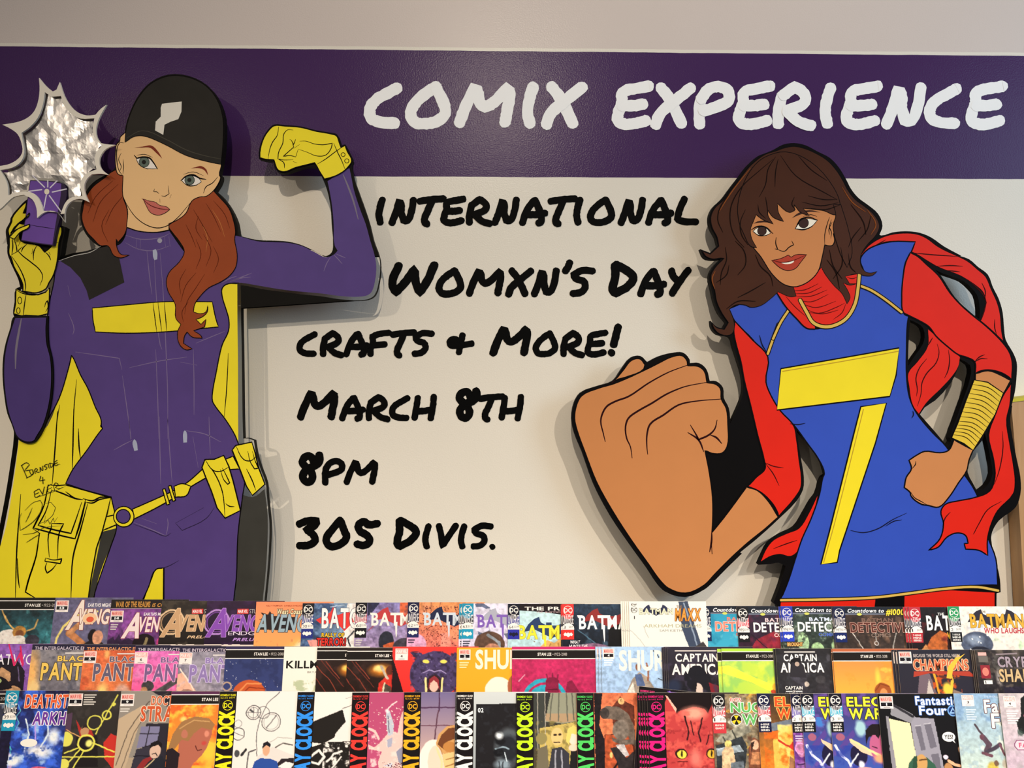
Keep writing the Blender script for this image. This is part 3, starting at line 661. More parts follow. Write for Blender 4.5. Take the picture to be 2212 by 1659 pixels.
# arm, bracelets and hand on the hip
Rf.area('hand', ['G 1488,292 1562,274 1640,302 1694,332 1655,405 1600,480 1480,480', 'G 1362,680 1420,712 1474,740 1450,800 1437,860 1390,930 1330,1020 1272,1075 1210,1065 1170,1058 1110,1010 1105,990 1070,960 1082,900 1112,850 1098,800 1140,772 1190,748 1280,756 1330,742'], SKIN_R, outline=3, mottle=0.04)
Rf.ink('G', '1115,850 1135,825 1138,805|1110,990 1130,1020 1165,1040 1200,1060', 2.2)
Rf.area('bracelet_stack', 'G 1480,328 1560,342 1652,405 1605,530 1540,640 1475,742 1420,702 1348,668 1385,580 1432,450', 'e2bf3a', outline=2.6, soft=False)
for i in range(1, 14):
    t = i / 14
    def lerp(P, t):
        k = t * (len(P) - 1); j = min(int(k), len(P) - 2); f = k - j
        return (P[j][0] * (1 - f) + P[j + 1][0] * f, P[j][1] * (1 - f) + P[j + 1][1] * f)
    l_ = lerp(S('G 1480,328 1432,450 1385,580 1348,668'), t); r_ = lerp(S('G 1652,405 1605,530 1540,640 1475,742'), t)
    mx, my = (l_[0] + r_[0]) / 2 + 3, (l_[1] + r_[1]) / 2 - 7
    Rf.stroke(smooth([l_, (mx, my), r_], False, 4), 2, '3a2a08', raw=True)
# plain yellow chest stripe and plain slanting stripe below it
Rf.area('chest_stripe', 'G 345,262 1040,140 1022,300 985,425 322,505', 'f0da28', outline=3, soft=False, mottle=0.05)
Rf.area('slanting_stripe', 'G 815,485 965,464 900,700 850,850 690,1330 676,1400 580,1412 640,1180 720,860 780,620', 'f0da28', outline=3, soft=False, mottle=0.05)
for t in 'G 355,278 690,222 1035,160|G 830,500 795,640 735,880 655,1190 596,1400'.split('|'): Rf.stroke(t, 2, 'b8952c', taper=False)
# hem and shoulder trims
def trim(t, w):
    p = smooth(S(t), False, 5)
    Rf.stroke(p, w + 4, '15100c', raw=True, taper=False); Rf.k += 1
    Rf.stroke(p, w, GOLD, raw=True, taper=False, part='gold_trim'); Rf.k += 1
trim('G 345,1622 600,1618 900,1606 1100,1582 1300,1556 1500,1545 1622,1566', 5)
trim('G 332,0 300,85 268,175', 5); trim('E 825,1400 760,1500 700,1630', 5)
trim('E 1390,1205 1480,1242 1600,1320 1725,1418', 5)
Rf.ink('G', '755,1212 830,1225 920,1200 1000,1150 1085,1110|220,65 235,120 262,165|235,125 262,165|960,1188 1010,1158 1055,1150|400,585 450,590 488,582|1120,510 1125,530 1115,552', 2.2, '14142c')
# scarf round the neck
Rf.area('neck_wrap', 'E 1085,1050 1150,1090 1240,1110 1300,1120 1392,1105 1380,1225 1350,1350 1290,1455 1200,1508 1120,1520 1045,1505 1035,1552 970,1545 890,1470 800,1370 728,1258 860,1200 1000,1130', RED, outline=2.6, mottle=0.06)
Rf.ink('E', '870,1245 950,1240 1060,1190|880,1270 980,1265 1090,1215|890,1295 1000,1290 1130,1240|900,1320 1000,1335 1140,1275|930,1350 1040,1380 1200,1330|950,1390 1060,1425 1200,1380 1270,1345|990,1420 1100,1430 1220,1400|1180,1475 1250,1420 1280,1350|800,1290 870,1370 960,1450|1290,1140 1330,1150 1370,1140', 2, '5a0c0a')
trim('E 915,1320 970,1420 1020,1500 1100,1532 1180,1525 1280,1470 1350,1360 1378,1220 1388,1112', 6.5)
# hair and face
Rf.area('hair', 'E 645,158 720,135 790,110 870,98 960,118 1050,158 1130,208 1200,283 1260,378 1290,438 1352,518 1432,578 1502,640 1547,730 1520,802 1450,880 1400,962 1398,1040 1430,1090 1470,1105 1530,1092 1490,1125 1425,1125 1380,1110 1275,1132 1310,1190 1368,1190 1310,1202 1258,1182 1298,1250 1314,1300 1290,1352 1250,1270 1190,1210 1120,1122 1085,1060 1000,1150 862,1215 885,1290 840,1295 740,1255 680,1310 600,1365 520,1377 480,1360 400,1360 352,1392 390,1500 385,1570 350,1600 270,1585 228,1540 216,1502 250,1540 312,1556 346,1500 292,1420 252,1330 236,1240 206,1130 242,1060 312,988 282,985 220,992 165,970 140,932 200,956 270,892 256,820 216,740 206,660 236,590 312,520 372,440 442,350 512,260 590,192', '43200e', outline=1.2, mottle=0.22)
Rf.area('face', 'E 520,700 530,880 545,905 600,972 690,1110 780,1192 860,1215 920,1205 1000,1160 1060,1090 1090,985 1112,880 1140,888 1172,885 1190,850 1180,790 1215,800 1250,785 1270,720 1265,650 1240,622 1215,630 1100,480 900,450 700,470 560,600', SKIN_R, outline=2.2, mottle=0.04)
Rf.ink('E', '1165,680 1150,740 1165,780 1160,830|1150,660 1130,720 1112,800 1112,880|1235,650 1255,690 1240,740|1170,700 1145,760 1150,800', 2)
Rf.area('eye_white', ['E 540,772 575,745 620,742 650,752 682,787 640,806 580,802', 'E 876,752 918,695 980,672 1052,686 1010,732 940,757'], 'f2ead8', outline=1.4)
Rf.area('iris', [circle(1480 + 612 * a, 290 + 770 * a, 9.6), circle(1480 + 943 * a, 290 + 706 * a, 10.8)], '38201a', outline=1)
for t in 'E 526,762 575,735 640,740 700,792|E 876,755 916,686 980,660 1054,684'.split('|'): Rf.stroke(t, 3.2)
Rf.ink('E', '545,780 590,808 650,806|880,755 945,762 1015,735|940,655 1000,640 1050,655', 1.5)
Rf.area('eyebrow', ['E 540,712 590,690 650,692 700,715 650,702 590,704', 'E 850,668 900,628 990,604 1080,622 990,618 905,644'], '3a1a0c')
Rf.ink('E', '725,820 722,870 738,918 715,912|738,918 790,932 830,898 865,880 850,850', 2.2)
Rf.area('lips', 'E 690,1005 760,990 822,962 845,980 880,960 968,958 920,1020 880,1068 820,1086 760,1066', 'b03c28', outline=1.4, mottle=0.05)
Rf.area('teeth', 'E 765,1025 820,1018 868,1005 862,1020 800,1034', 'f2ead8')
Rf.stroke('E 690,1003 765,1020 840,1012 965,960', 1.8, '4a1010')
Rf.area('fringe', ['E 640,180 800,140 1000,220 1180,420 1235,560 1225,640 1180,640 1110,610 1030,598 940,590 990,648 920,622 868,560 872,608 830,622 735,550 742,620 785,695 700,660 660,605 660,645 702,715 620,680 565,640 545,690 520,760 530,830 570,905 520,890 470,800 430,700 420,560 480,360 560,240',
  'E 1180,560 1240,560 1300,760 1330,950 1290,1060 1240,960 1212,880 1188,800 1180,720 1200,650'], '43200e', outline=1.5, mottle=0.22)
Rf.ink('E', '720,180 660,280 640,400 590,500|740,200 720,300 715,420|760,170 880,330 1100,460 1210,520|900,170 1000,280 1130,370|700,200 580,300 450,420 370,560 360,700 400,820 470,900|1210,520 1100,520 980,490|1240,560 1120,600 1000,590|930,540 1080,570 1220,545|480,600 440,700 450,800 500,880|400,850 470,930 480,1040 420,1120|320,900 330,1000 290,1100 280,1200|640,500 650,560 660,640|580,560 590,620 640,670|420,1300 520,1250 640,1180|330,1390 420,1330 560,1330|560,960 600,1050 680,1130 700,1210|1400,740 1330,830 1300,900|1480,650 1450,760 1380,850|1320,560 1420,700 1440,800|1240,900 1250,1040 1180,1150|1150,920 1180,1050 1250,1150|1130,1000 1200,1100 1230,1230|1300,950 1320,1060 1360,1100|350,480 280,580 260,680 300,780|870,500 850,560 880,600|250,1180 330,1120 350,1040', 2.4, '160804')
Rf.ink('E', '520,270 400,420 330,520 270,620|1250,420 1330,540 1440,620|1450,600 1520,720 1480,800|240,1090 215,1150 235,1230', 2.2, '8a4a20')
Rf.finish()
Rf.spacers([(1750, 500), (1900, 800), (1420, 1000), (1900, 1200), (2120, 720), (1640, 1000)])

# ---- wooden side panel of another fixture at the right edge
bt = empty('wooden_panel', wpt(2240, 1310, -0.03), 'brown wooden end panel with a yellow top edge at the right edge of the photo', 'wood panel')
def prism(name, pts, y0, y1, mat, parent):
    T = tess([pts]); n = len(pts)
    V = [Vector(wpt(p[0], p[1], y0)) - parent.location for p in pts]
    V += [v + Vector((0, y1 - y0, 0)) for v in V]
    Fc = list(T) + [(t[0] + n, t[2] + n, t[1] + n) for t in T] + [(i, (i + 1) % n, (i + 1) % n + n, i + n) for i in range(n)]
    o = mesh_obj(name, V, Fc, mat, parent)
    bm = bmesh.new(); bm.from_mesh(o.data); bmesh.ops.recalc_face_normals(bm, faces=bm.faces); bm.to_mesh(o.data); bm.free()
    return o
prism('panel', S('2184,868 2300,850 2300,2385 2240,2385 2214,1320 2204,1140 2192,960'), -0.045, -0.004, wood_material('panel_wood', 'a87c4c', 'c2986a'), bt)
prism('top_edge', S('2187,862 2300,846 2300,853 2186,869'), -0.048, -0.002, paint('c8bc3a', 'yellow_edge', 0.5, 0.1), bt)
# ------------------------------------------------------------------ comic books: glyphs, cover painter, parts
_GC = {}
def _glyphs():
    dg = bpy.context.evaluated_depsgraph_get
    for bold in (0, 1):
        for ch in "ABCDEFGHIJKLMNOPQRSTUVWXYZabcdefghijklmnopqrstuvwxyz0123456789$.,!-'#&/":
            cu = bpy.data.curves.new('g', 'FONT'); cu.body = ch; cu.size = 1; cu.resolution_u = 3
            cu.offset = 0.028 if bold else 0.0
            ob = bpy.data.objects.new('g', cu); COL.objects.link(ob)
            bpy.context.view_layer.update()
            me = ob.evaluated_get(dg()).to_mesh()
            v = np.array([x.co[:2] for x in me.vertices]); f = [tuple(p.vertices) for p in me.polygons]
            x0 = v[:, 0].min(); v[:, 0] -= x0
            _GC[ch, bold] = (v, f, v[:, 0].max())
            ob.to_mesh_clear(); bpy.data.objects.remove(ob); bpy.data.curves.remove(cu)

def text2d(txt, bold=1, shear=0.0, gap=0.07, space=0.32):
    V, Fc, x = [], [], 0.0
    for ch in txt:
        if ch == ' ': x += space; continue
        v, f, w = _GC[ch, bold]
        b = len(V)
        V += [(p[0] + x + shear * p[1], p[1]) for p in v]; Fc += [tuple(b + i for i in q) for q in f]
        x += w + gap
    return np.array(V), Fc

_seed = np.random.RandomState(3)
_LAT = _seed.rand(64, 64)
def vnoise(x, y):
    xi = np.floor(x).astype(int); yi = np.floor(y).astype(int); fx = x - xi; fy = y - yi
    fx = fx * fx * (3 - 2 * fx); fy = fy * fy * (3 - 2 * fy)
    g = lambda a, b: _LAT[a % 64, b % 64]
    return (g(xi, yi) * (1 - fx) + g(xi + 1, yi) * fx) * (1 - fy) + (g(xi, yi + 1) * (1 - fx) + g(xi + 1, yi + 1) * fx) * fy
def fbm(x, y, o=4):
    s = 0; a = 0.5; t = 0
    for i in range(o):
        s = s + a * vnoise(x * 2 ** i + 17.3 * i, y * 2 ** i + 9.1 * i); t += a; a *= 0.55
    return s / t

def paint_cover(W, H, vis, ops, seed):
    g = 1.15
    nu = int(W / g); us = np.linspace(0, W, nu + 1)
    vs = np.concatenate([np.arange(0, vis, g), np.arange(vis, H, 4.0), [H]])
    U, Vv = np.meshgrid(us, vs)
    img = np.zeros(U.shape + (3,)) + 0.5
    o1 = seed * 3.17
    wu = U + (fbm(U * .12 + o1, Vv * .12 + 5, 3) - .5) * 2.4; wv = Vv + (fbm(U * .12 + o1 + 30, Vv * .12, 3) - .5) * 2.4
    def put(mask, c):
        img[:] = img * (1 - mask[..., None]) + srgb(c) * mask[..., None]
    for op in ops:
        k = op[0]
        if k == 'g':
            t = np.clip(Vv / vis, 0, 1)[..., None]; img[:] = srgb(op[1]) * (1 - t) + srgb(op[2]) * t
        elif k == 'h':
            t = np.clip(U / W, 0, 1)[..., None]; img[:] = srgb(op[1]) * (1 - t) + srgb(op[2]) * t
        elif k == 'n':       # cloud of a second colour: colour, scale, threshold, strength[, u0,v0,u1,v1]
            _, c, sc, th, am = op[:5]
            n = fbm(U * sc + o1 * 2, Vv * sc + o1, 4)
            m = np.clip((n - th) / 0.16, 0, 1) * am
            if len(op) > 5:
                u0, v0, u1, v1 = op[5:9]; m = m * ((U >= u0) & (U <= u1) & (Vv >= v0) & (Vv <= v1))
            put(m, c)
        elif k == 'e':       # ellipse: cx, cy, rx, ry, colour[, softness]
            cx, cy, rx, ry, c = op[1:6]; so = op[6] if len(op) > 6 else 0.0
            d = np.hypot((wu - cx) / rx, (wv - cy) / ry)
            put(np.clip((1 - d) / max(so, 1.2 / min(rx, ry)) + 0.5 * (so == 0), 0, 1), c)
        elif k == 'p':       # polygon: colour, u,v,...
            q = np.array(op[2:], float).reshape(-1, 2); m = np.zeros(U.shape, bool); j = len(q) - 1
            uu, vv = U + (wu - U) * .45, Vv + (wv - Vv) * .45
            for i in range(len(q)):
                (xi, yi), (xj, yj) = q[i], q[j]
                if yi != yj: m ^= ((yi > vv) != (yj > vv)) & (uu < (xj - xi) * (vv - yi) / (yj - yi) + xi)
                j = i
            put(m.astype(float), op[1])
        elif k == 'l':       # stroke: colour, width, u,v,...
            q = np.array(op[3:], float).reshape(-1, 2); best = np.full(U.shape, 1e9)
            for a, b in zip(q[:-1], q[1:]):
                d = b - a; t = np.clip(((wu - a[0]) * d[0] + (wv - a[1]) * d[1]) / (d @ d + 1e-9), 0, 1)
                best = np.minimum(best, np.hypot(wu - a[0] - t * d[0], wv - a[1] - t * d[1]))
            put(np.clip(op[2] / 2 - best + 0.6, 0, 1), op[1])
        elif k == 'c':       # ring: cx, cy, r, width, colour
            d = np.abs(np.hypot(wu - op[1], wv - op[2]) - op[3]); put(np.clip(op[4] / 2 - d + 0.6, 0, 1), op[5])
        elif k == 's':       # specks: colour, count, max radius[, u0,v0,u1,v1]
            r_ = random.Random(seed); u0, v0, u1, v1 = op[4:8] if len(op) > 4 else (0, 0, W, vis)
            for _ in range(op[2]):
                x, y, r = r_.uniform(u0, u1), r_.uniform(v0, v1), r_.uniform(.4, op[3])
                put((np.hypot(U - x, Vv - y) < r).astype(float), op[1])
        elif k == 'x':       # inked texture: darkens and lightens along noise, strength
            n = fbm(U * .16 + o1, Vv * .16 + o1, 4) - .5; img[:] = np.clip(img * (1 + n[..., None] * op[1] * 2), 0, 1)
    return us, vs, np.clip(img, 0, 1)

class Flat:
    """coloured flat shapes on a cover, in photo pixels from its top left corner"""
    def __init__(s): s.V, s.F, s.C, s.l = [], [], [], 0
    def shape(s, pts, faces, c):
        b = len(s.V); s.l += 1
        s.V += [(p[0], p[1], s.l) for p in pts]
        for f in faces:
            a = [pts[i] for i in f[:3]]
            ar = (a[1][0]-a[0][0])*(a[2][1]-a[0][1]) - (a[1][1]-a[0][1])*(a[2][0]-a[0][0])
            f = f if ar < 0 else f[::-1]
            s.F.append(tuple(b + i for i in f))
        s.C += [c] * len(pts)
    def rect(s, u0, v0, u1, v1, c): s.shape([(u0, v0), (u1, v0), (u1, v1), (u0, v1)], [(0, 1, 2, 3)], c)
    def poly(s, q, c):
        pts = [(q[i], q[i + 1]) for i in range(0, len(q), 2)]; s.shape(pts, tess([pts]), c)
    def disc(s, cx, cy, rx, c, ry=None):
        p = circle(cx, cy, rx, ry, 18); s.shape(p, [tuple(range(18))], c)
    def text(s, txt, u0, v0, u1, v1, c, out=None, bold=1, shear=0.0, up=False, ow=1.0):
        v, f = text2d(txt, bold, shear)
        lo, hi = v.min(0), v.max(0); n = (v - lo) / (hi - lo)
        def place(n):
            if up: return [(u0 + (1 - q[1]) * (u1 - u0), v1 - q[0] * (v1 - v0)) for q in n]
            return [(u0 + q[0] * (u1 - u0), v1 - q[1] * (v1 - v0)) for q in n]
        P = place(n)
        if out:
            for dx, dy in ((-1, 0), (1, 0), (0, -1), (0, 1), (.7, .7), (-.7, .7), (.7, -.7), (-.7, -.7)):
                s.l -= 0.92; s.shape([(a + dx * ow, b + dy * ow) for a, b in P], f, out)
            s.l += 0.3
        s.shape(P, f, c)

SIN, COS = math.sin(math.radians(12)), math.cos(math.radians(12))
ROWS = {1: dict(y=-.160, W=166, vis=112), 2: dict(y=-.320, W=184, vis=112), 3: dict(y=-.420, W=196, vis=176)}
for r in ROWS.values(): r['d'] = DIST + r['y']; r['s'] = r['d'] / F_PX; r['H'] = r['W'] * 1.535
INK = 1.16      # bright coated paper
YAW = 0.022; THICK = 0.0011; LAY = 0.000022
placed = {1: [], 2: [], 3: []}

def vloc(v, k0, d0):
    k = k0 + np.asarray(v, float) / F_PX
    return d0 * (k - k0) / (COS + k * SIN)

def marvel_box(F, u, v, num, sc=1.0, dark=True):
    w, h = 27 * sc, 25 * sc
    F.rect(u, v, u + w, v + h, 'f0e4de'); F.rect(u + 1.5, v + 1, u + w - 1.5, v + 11 * sc, 'ecb9b0' if dark else 'e8a8a0')
    F.text('MARVEL', u + 2.5, v + 2.2 * sc, u + w - 2.5, v + 10 * sc, 'fbf3ef' if not dark else 'd06058')
    if dark: F.rect(u + 2, v + 12.5 * sc, u + w - 2, v + 20 * sc, '18141a')
    nw = (1.2 if num == '1' else 2.4 * len(num)) * sc
    F.text(num, u + w / 2 - nw, v + 13.6 * sc, u + w / 2 + nw, v + 19 * sc, 'fff' if dark else '2a2428')
    F.rect(u + 7, v + 22 * sc, u + w - 7, v + 23 * sc, '8a8088')

def strip(F, tab, stripe, num, price, badge, badge_txt=None, sc=1.0, ink='f4ece4', u=0):
    w = 25 * sc
    F.rect(u, 0, u + w, 40 * sc, tab); F.rect(u, 20 * sc, u + w, 44 * sc, stripe)
    F.disc(u + w / 2, 20 * sc, 12.5 * sc, tab)
    F.text('UNIVERSE', u + 1, 24 * sc, u + w - 1, 43 * sc, 'ece6e6', bold=0)
    F.disc(u + w / 2, 13.5 * sc, 10 * sc, ink); F.disc(u + w / 2, 13.5 * sc, 9 * sc, tab)
    F.text('DC', u + w / 2 - 8 * sc, 8.5 * sc, u + w / 2 + 8 * sc, 18.5 * sc, ink)
    F.disc(u + w / 2, 53 * sc, 13 * sc, 'f4eee6', 12 * sc); F.rect(u, 48 * sc, u + w, 56 * sc, 'f4eee6')
    F.rect(u, 55 * sc, u + w, 76 * sc, badge)
    F.text(num, u + 2.5, 46.5 * sc, u + 3 + (2.0 if num == '1' else 4.5 * min(2.2, len(num))) * sc, 53 * sc, '3a3436', bold=0)
    F.text('$' + price, u + 14 * sc, 46.8 * sc, u + w - 1.5, 52 * sc, '6a6466', bold=0)
    if badge_txt:
        for i, t in enumerate(badge_txt): F.text(t, u + 4 * sc, (58.5 + i * 5.6) * sc, u + w - 4 * sc, (62.4 + i * 5.6) * sc, 'f4eee6')
    else:
        q = [2.5, 65, 6, 60.5, 9.5, 63, 11.5, 60.5, 12.5, 62, 13.5, 60.5, 15.5, 63, 19, 60.5, 22.5, 65, 20, 69, 17.5, 67.5, 12.5, 71, 7.5, 67.5, 5, 69]
        F.poly([(u + a * sc if i % 2 == 0 else a * sc) for i, a in enumerate(q)], 'f4eee6' if badge != '2a2c98' else '141430')

def band(F, W, col, t0, t1, sc=1.0):
    F.rect(0, 0, W, 6 * sc, col); F.rect(0, 6 * sc, W, 7.6 * sc, 'f4ece6'); F.rect(0, 7.6 * sc, W, 25 * sc, '16110f'); F.rect(0, 25 * sc, W, 26.6 * sc, 'f4ece6')
    m = t0 + (t1 - t0) * 0.5
    F.text('STAN LEE', t0, 13 * sc, m - 2, 19.5 * sc, 'ece4dc'); F.disc(m + 1.5, 16.2 * sc, .9, 'ece4dc'); F.text('1922-2018', m + 5, 13.2 * sc, t1, 19.3 * sc, 'b8b0aa', bold=0)

def clock(F, c):
    F.rect(0, 0, 37, 300, '120c0e')
    F.text('DOOMSDAY CLOCK', 2, 6, 35, 10.5, c); F.text('No. 1 of 12', 3, 12.5, 18, 15.5, c, bold=0); F.text('$4.99', 21, 12.5, 33, 15.5, c, bold=0)
    F.disc(19, 30, 11, c); F.disc(19, 30, 9.8, '120c0e'); F.text('DC', 11, 25, 27, 35.5, c)
    F.text('DOOMSDAY CLOCK', 2, 41, 35, 274, c, up=True, ow=.8, out=c)

def book(row, x, top, label, art, parts=(), copies=0, dx=-4.0, roll=0.0, copy_label='', push=0.0):
    R = ROWS[row]; W, H, vis, d0, s = R['W'], R['H'], R['vis'], R['d'], R['s']
    grp = {1: 'comic books on the top tier of the rack', 2: 'comic books on the middle tier of the rack', 3: 'comic books on the front tier of the rack'}[row]
    n = copies + 1
    # depth of the left edge of the front copy: in front of everything already standing there
    y0 = R['y']
    xs0 = x + copies * dx
    for (a, b, yy) in placed[row]:
        if a < x + W and b > xs0:
            lim = yy + (max(a, xs0) - a) * s * YAW - (max(a, xs0) - x) * s * YAW - THICK - 0.0018 - copies * (0.0020 + 2 * abs(dx) * s * YAW)
            y0 = min(y0, lim)
    y0 -= push
    placed[row].append((x, x + W, y0))
    org = Vector(wpt(x, top, y0)); k0 = (top - CY) / F_PX
    root = empty('comic_book', org, label, 'comic book', grp)
    root.rotation_euler = (Matrix.Rotation(YAW, 3, 'Z') @ Matrix.Rotation(math.radians(-12), 3, 'X') @ Matrix.Rotation(roll, 3, 'Y')).to_euler()       # leaning back, left edge forward
    # local frame: +x right, -z down the cover, -y towards the viewer
    V, Fc = box_vf(0, 0, -H * s, W * s, THICK, 0)
    mesh_obj('pages', V, Fc, PAPER, root)
    us, vs, img = paint_cover(W, H, vis, art, int(x) % 97 + row)
    zl = -vloc(vs, k0, d0); zv = -vloc(vis, k0, d0)
    zl = np.where(vs > vis, zv - (vs - vis) / (H - vis) * (H * s + zv), zl)
    nu, nv = len(us), len(vs)
    co = np.empty((nv, nu, 3)); co[..., 0] = us[None, :] * s; co[..., 1] = -0.00012; co[..., 2] = zl[:, None]
    i = np.arange(nv * nu).reshape(nv, nu)
    q = np.stack([i[:-1, :-1], i[1:, :-1], i[1:, 1:], i[:-1, 1:]], -1).reshape(-1, 4)
    me = bpy.data.meshes.new('cover')
    me.vertices.add(nv * nu); me.vertices.foreach_set('co', co.reshape(-1))
    me.loops.add(q.size); me.loops.foreach_set('vertex_index', q.reshape(-1).astype(np.int32))
    me.polygons.add(len(q)); me.polygons.foreach_set('loop_start', np.arange(0, q.size, 4, dtype=np.int32))
    ca = me.color_attributes.new('Col', 'FLOAT_COLOR', 'POINT')
    col = np.ones((nv * nu, 4)); pc = to_lin(img.reshape(-1, 3)); col[:, :3] = pc * np.minimum(INK, 0.95 / np.maximum(pc.max(1, keepdims=True), 1e-4)); ca.data.foreach_set('color', col.reshape(-1))
    me.materials.append(PRINT); me.update(calc_edges=True)
    co_ = bpy.data.objects.new('cover', me); COL.objects.link(co_); co_.parent = root
    base = 1
    for name, fn in parts:
        Fl = Flat(); Fl.l = base; fn(Fl)
        base = Fl.l
        P = np.array([p[:2] for p in Fl.V]); keep = None
        P[:, 0] = np.clip(P[:, 0], 0.2, W - .2)
        zz = -vloc(P[:, 1], k0, d0)
        Vv = [(P[j, 0] * s, -0.00016 - LAY * Fl.V[j][2], max(zz[j], -H * s)) for j in range(len(P))]
        me = bpy.data.meshes.new(name); me.from_pydata(Vv, [], Fl.F)
        ca = me.color_attributes.new('Col', 'FLOAT_COLOR', 'POINT')
        ca.data.foreach_set('color', [c for h in Fl.C for c in tuple(q * min(INK, 0.95 / max(1e-4, max(lin(h)))) for q in lin(h)) + (1.0,)])
        me.materials.append(PRINT); me.update()
        o = bpy.data.objects.new(name, me); COL.objects.link(o); o.parent = root
    kids = [o for o in (root.children)]
    order = ['first', 'second', 'third', 'fourth', 'fifth']
    for c in range(1, copies + 1):
        r2 = root.copy(); COL.objects.link(r2)
        yy = y0 + c * 0.0020 + c * abs(dx) * s * YAW
        r2.location = Vector(wpt(x + c * dx, top + (c % 2) * 0.8, yy))
        r2['label'] = order[c - 1] + ' copy tucked behind the ' + copy_label
        for o in kids:
            k = o.copy(); COL.objects.link(k); k.parent = r2
    return root

def T(*a, **k): return lambda F: F.text(*a, **k)
def M(*a, **k): return lambda F: marvel_box(F, *a, **k)
def D(*a, **k): return lambda F: strip(F, *a, **k)
def Kc(c): return lambda F: clock(F, c)
def Sb(row, col, t0, t1, sc=1.0): return lambda F: band(F, ROWS[row]['W'], col, t0, t1, sc)
def multi(*fs):
    def run(F):
        for f in fs: f(F)
    return run
def R_(*a): return lambda F: F.rect(*a)
def Pg(c, *q): return lambda F: F.poly(list(q), c)
def Dc(*a, **k): return lambda F: F.disc(*a, **k)
def arch(c, u0=35, v0=9, w=115, h=40):      # dark curved shape behind a title
    return lambda F: F.poly([u0, v0 + h * .7, u0 + w * .08, v0 + h * .35, u0 + w * .18, v0 + h * .1, u0 + w * .27, v0, u0 + w * .3, v0 + h * .25, u0 + w * .4, v0 + h * .4, u0 + w * .6, v0 + h * .4,
                             u0 + w * .7, v0 + h * .25, u0 + w * .73, v0, u0 + w * .82, v0 + h * .1, u0 + w * .92, v0 + h * .35, u0 + w, v0 + h * .7, u0 + w * .8, v0 + h * .6, u0 + w * .5, v0 + h, u0 + w * .2, v0 + h * .6], c)
def bat_title(u0, v0, u1, v1, c, **k):     # capitals with the cross-stroked letters running long below the line
    w, h = u1 - u0, v1 - v0
    def run(F):
        F.text('BATMAN', u0, v0, u1, v1, c, **k)
        a = u0 + w * .415
        F.poly([a - w * .022, v1 - h * .3, a + w * .022, v1 - h * .3, a + w * .018, v1 + h * .75, a + w * .004, v1 + h * .95, a - w * .006, v1 + h * .55], c)
        F.poly([u0 + w * .315, v0, u0 + w * .53, v0, u0 + w * .53, v0 + h * .2, u0 + w * .315, v0 + h * .2], c)
        F.poly([u0 - w * .03, v0, u0 + w * .05, v0, u0 + w * .05, v0 + h * .18, u0 - w * .015, v0 + h * .18], c)
    return run
def credits(u, v, w, c='c8c0bc', n=3): return lambda F: [F.rect(u, v + 5 * i, u + w * (1 - .12 * (i % 3)), v + 5 * i + 2.6, c) for i in range(n)]
_glyphs()
# ------------------------------------------------------------------ top tier
b = book
B1 = 'BATMAN'
b(1, -32, 1291, 'teal comic book with a black band and a bearded man, first on the top tier',
  [('g', '14191e', '3f8c96'), ('n', '1b2a2e', .05, .5, .8), ('n', '5fb0b4', .06, .62, .6, 90, 25, 170, 112), ('e', 60, 92, 26, 24, 'e6dbd2'), ('l', 'c79d5c', 3, 74, 72, 52, 50, 40, 28), ('l', 'c79d5c', 3, 56, 54, 48, 40), ('l', 'c79d5c', 3, 98, 72, 112, 66, 118, 48), ('e', 82, 74, 14, 13, 'b07c3a'), ('e', 83, 78, 9, 8, '7a4a2c'), ('e', 82, 98, 18, 17, 'ddd2c8'), ('e', 112, 92, 15, 12, '3a3642'), ('x', .35)],
  [('banner', Sb(1, '14110f', 87, 158))])
b(1, 120, 1291, 'grey-violet comic book numbered 13 with a raised flaming fist and cream lettering',
  [('g', '5f5a78', '6c6886'), ('l', 'f0d87c', 4.5, 10, 112, 13, 88, 24, 62, 45, 42, 75, 28, 92, 30), ('l', 'bd7a4e', 15, 76, 108, 58, 92, 38, 76), ('l', 'c98a5c', 11, 38, 76, 58, 58), ('e', 92, 106, 22, 14, '241c22'), ('e', 88, 82, 10, 14, '1a1418'), ('e', 99, 86, 11, 16, 'cf9274'), ('x', .25)],
  [('title', multi(T('A', 28, 5, 66, 70, 'f0ddcf', out='8a3a2c', shear=.35), T('VENGERS', 54, 24, 163, 58, 'f0ddcf', out='8a3a2c', shear=.2), T("EARTH'S MIGHTIEST HEROES", 71, 12, 163, 20, 'f4ecec', shear=.15))),
   ('fireball', multi(Dc(78, 45, 15, 'f0c49a', ry=12), Dc(79, 47, 8, 'd8583a', ry=6))), ('issue_box', M(3, 6, '13'))])
b(1, 241, 1295, 'purple comic book numbered 14 with a black top banner in gold lettering',
  [('g', '6e3a7c', '5c3268'), ('e', 48, 70, 16, 14, 'b070b4'), ('n', '8c4898', .08, .5, .7), ('p', '32203e', 0, 112, 0, 88, 12, 80, 16, 88, 24, 74, 30, 88, 44, 84, 60, 92, 60, 112), ('e', 78, 96, 24, 22, '1a1016'), ('l', '9a8860', 6, 76, 112, 84, 84), ('e', 112, 92, 8, 10, 'b03a78'), ('x', .3)],
  [('banner', multi(R_(0, 0, 166, 19, '1c1414'), T('WAR OF THE REALMS', 10, 4, 84, 17, 'c48a3c'), T('IS COMING', 88, 8, 140, 16, 'c48a3c', shear=.2), R_(0, 19, 166, 20, 'b8a0b0'))),
   ('title', multi(T('A', 28, 28, 66, 84, 'f2dcd8', out='8a2c44', shear=.35), T('VENGERS', 64, 37, 163, 71, 'f2dcd8', out='8a2c44', shear=.2), T("EARTH'S MIGHTIEST HEROES", 72, 28, 164, 35, 'f4ecec', shear=.15))),
   ('issue_box', M(2, 24, '14')), ('credits', credits(4, 53, 16))])
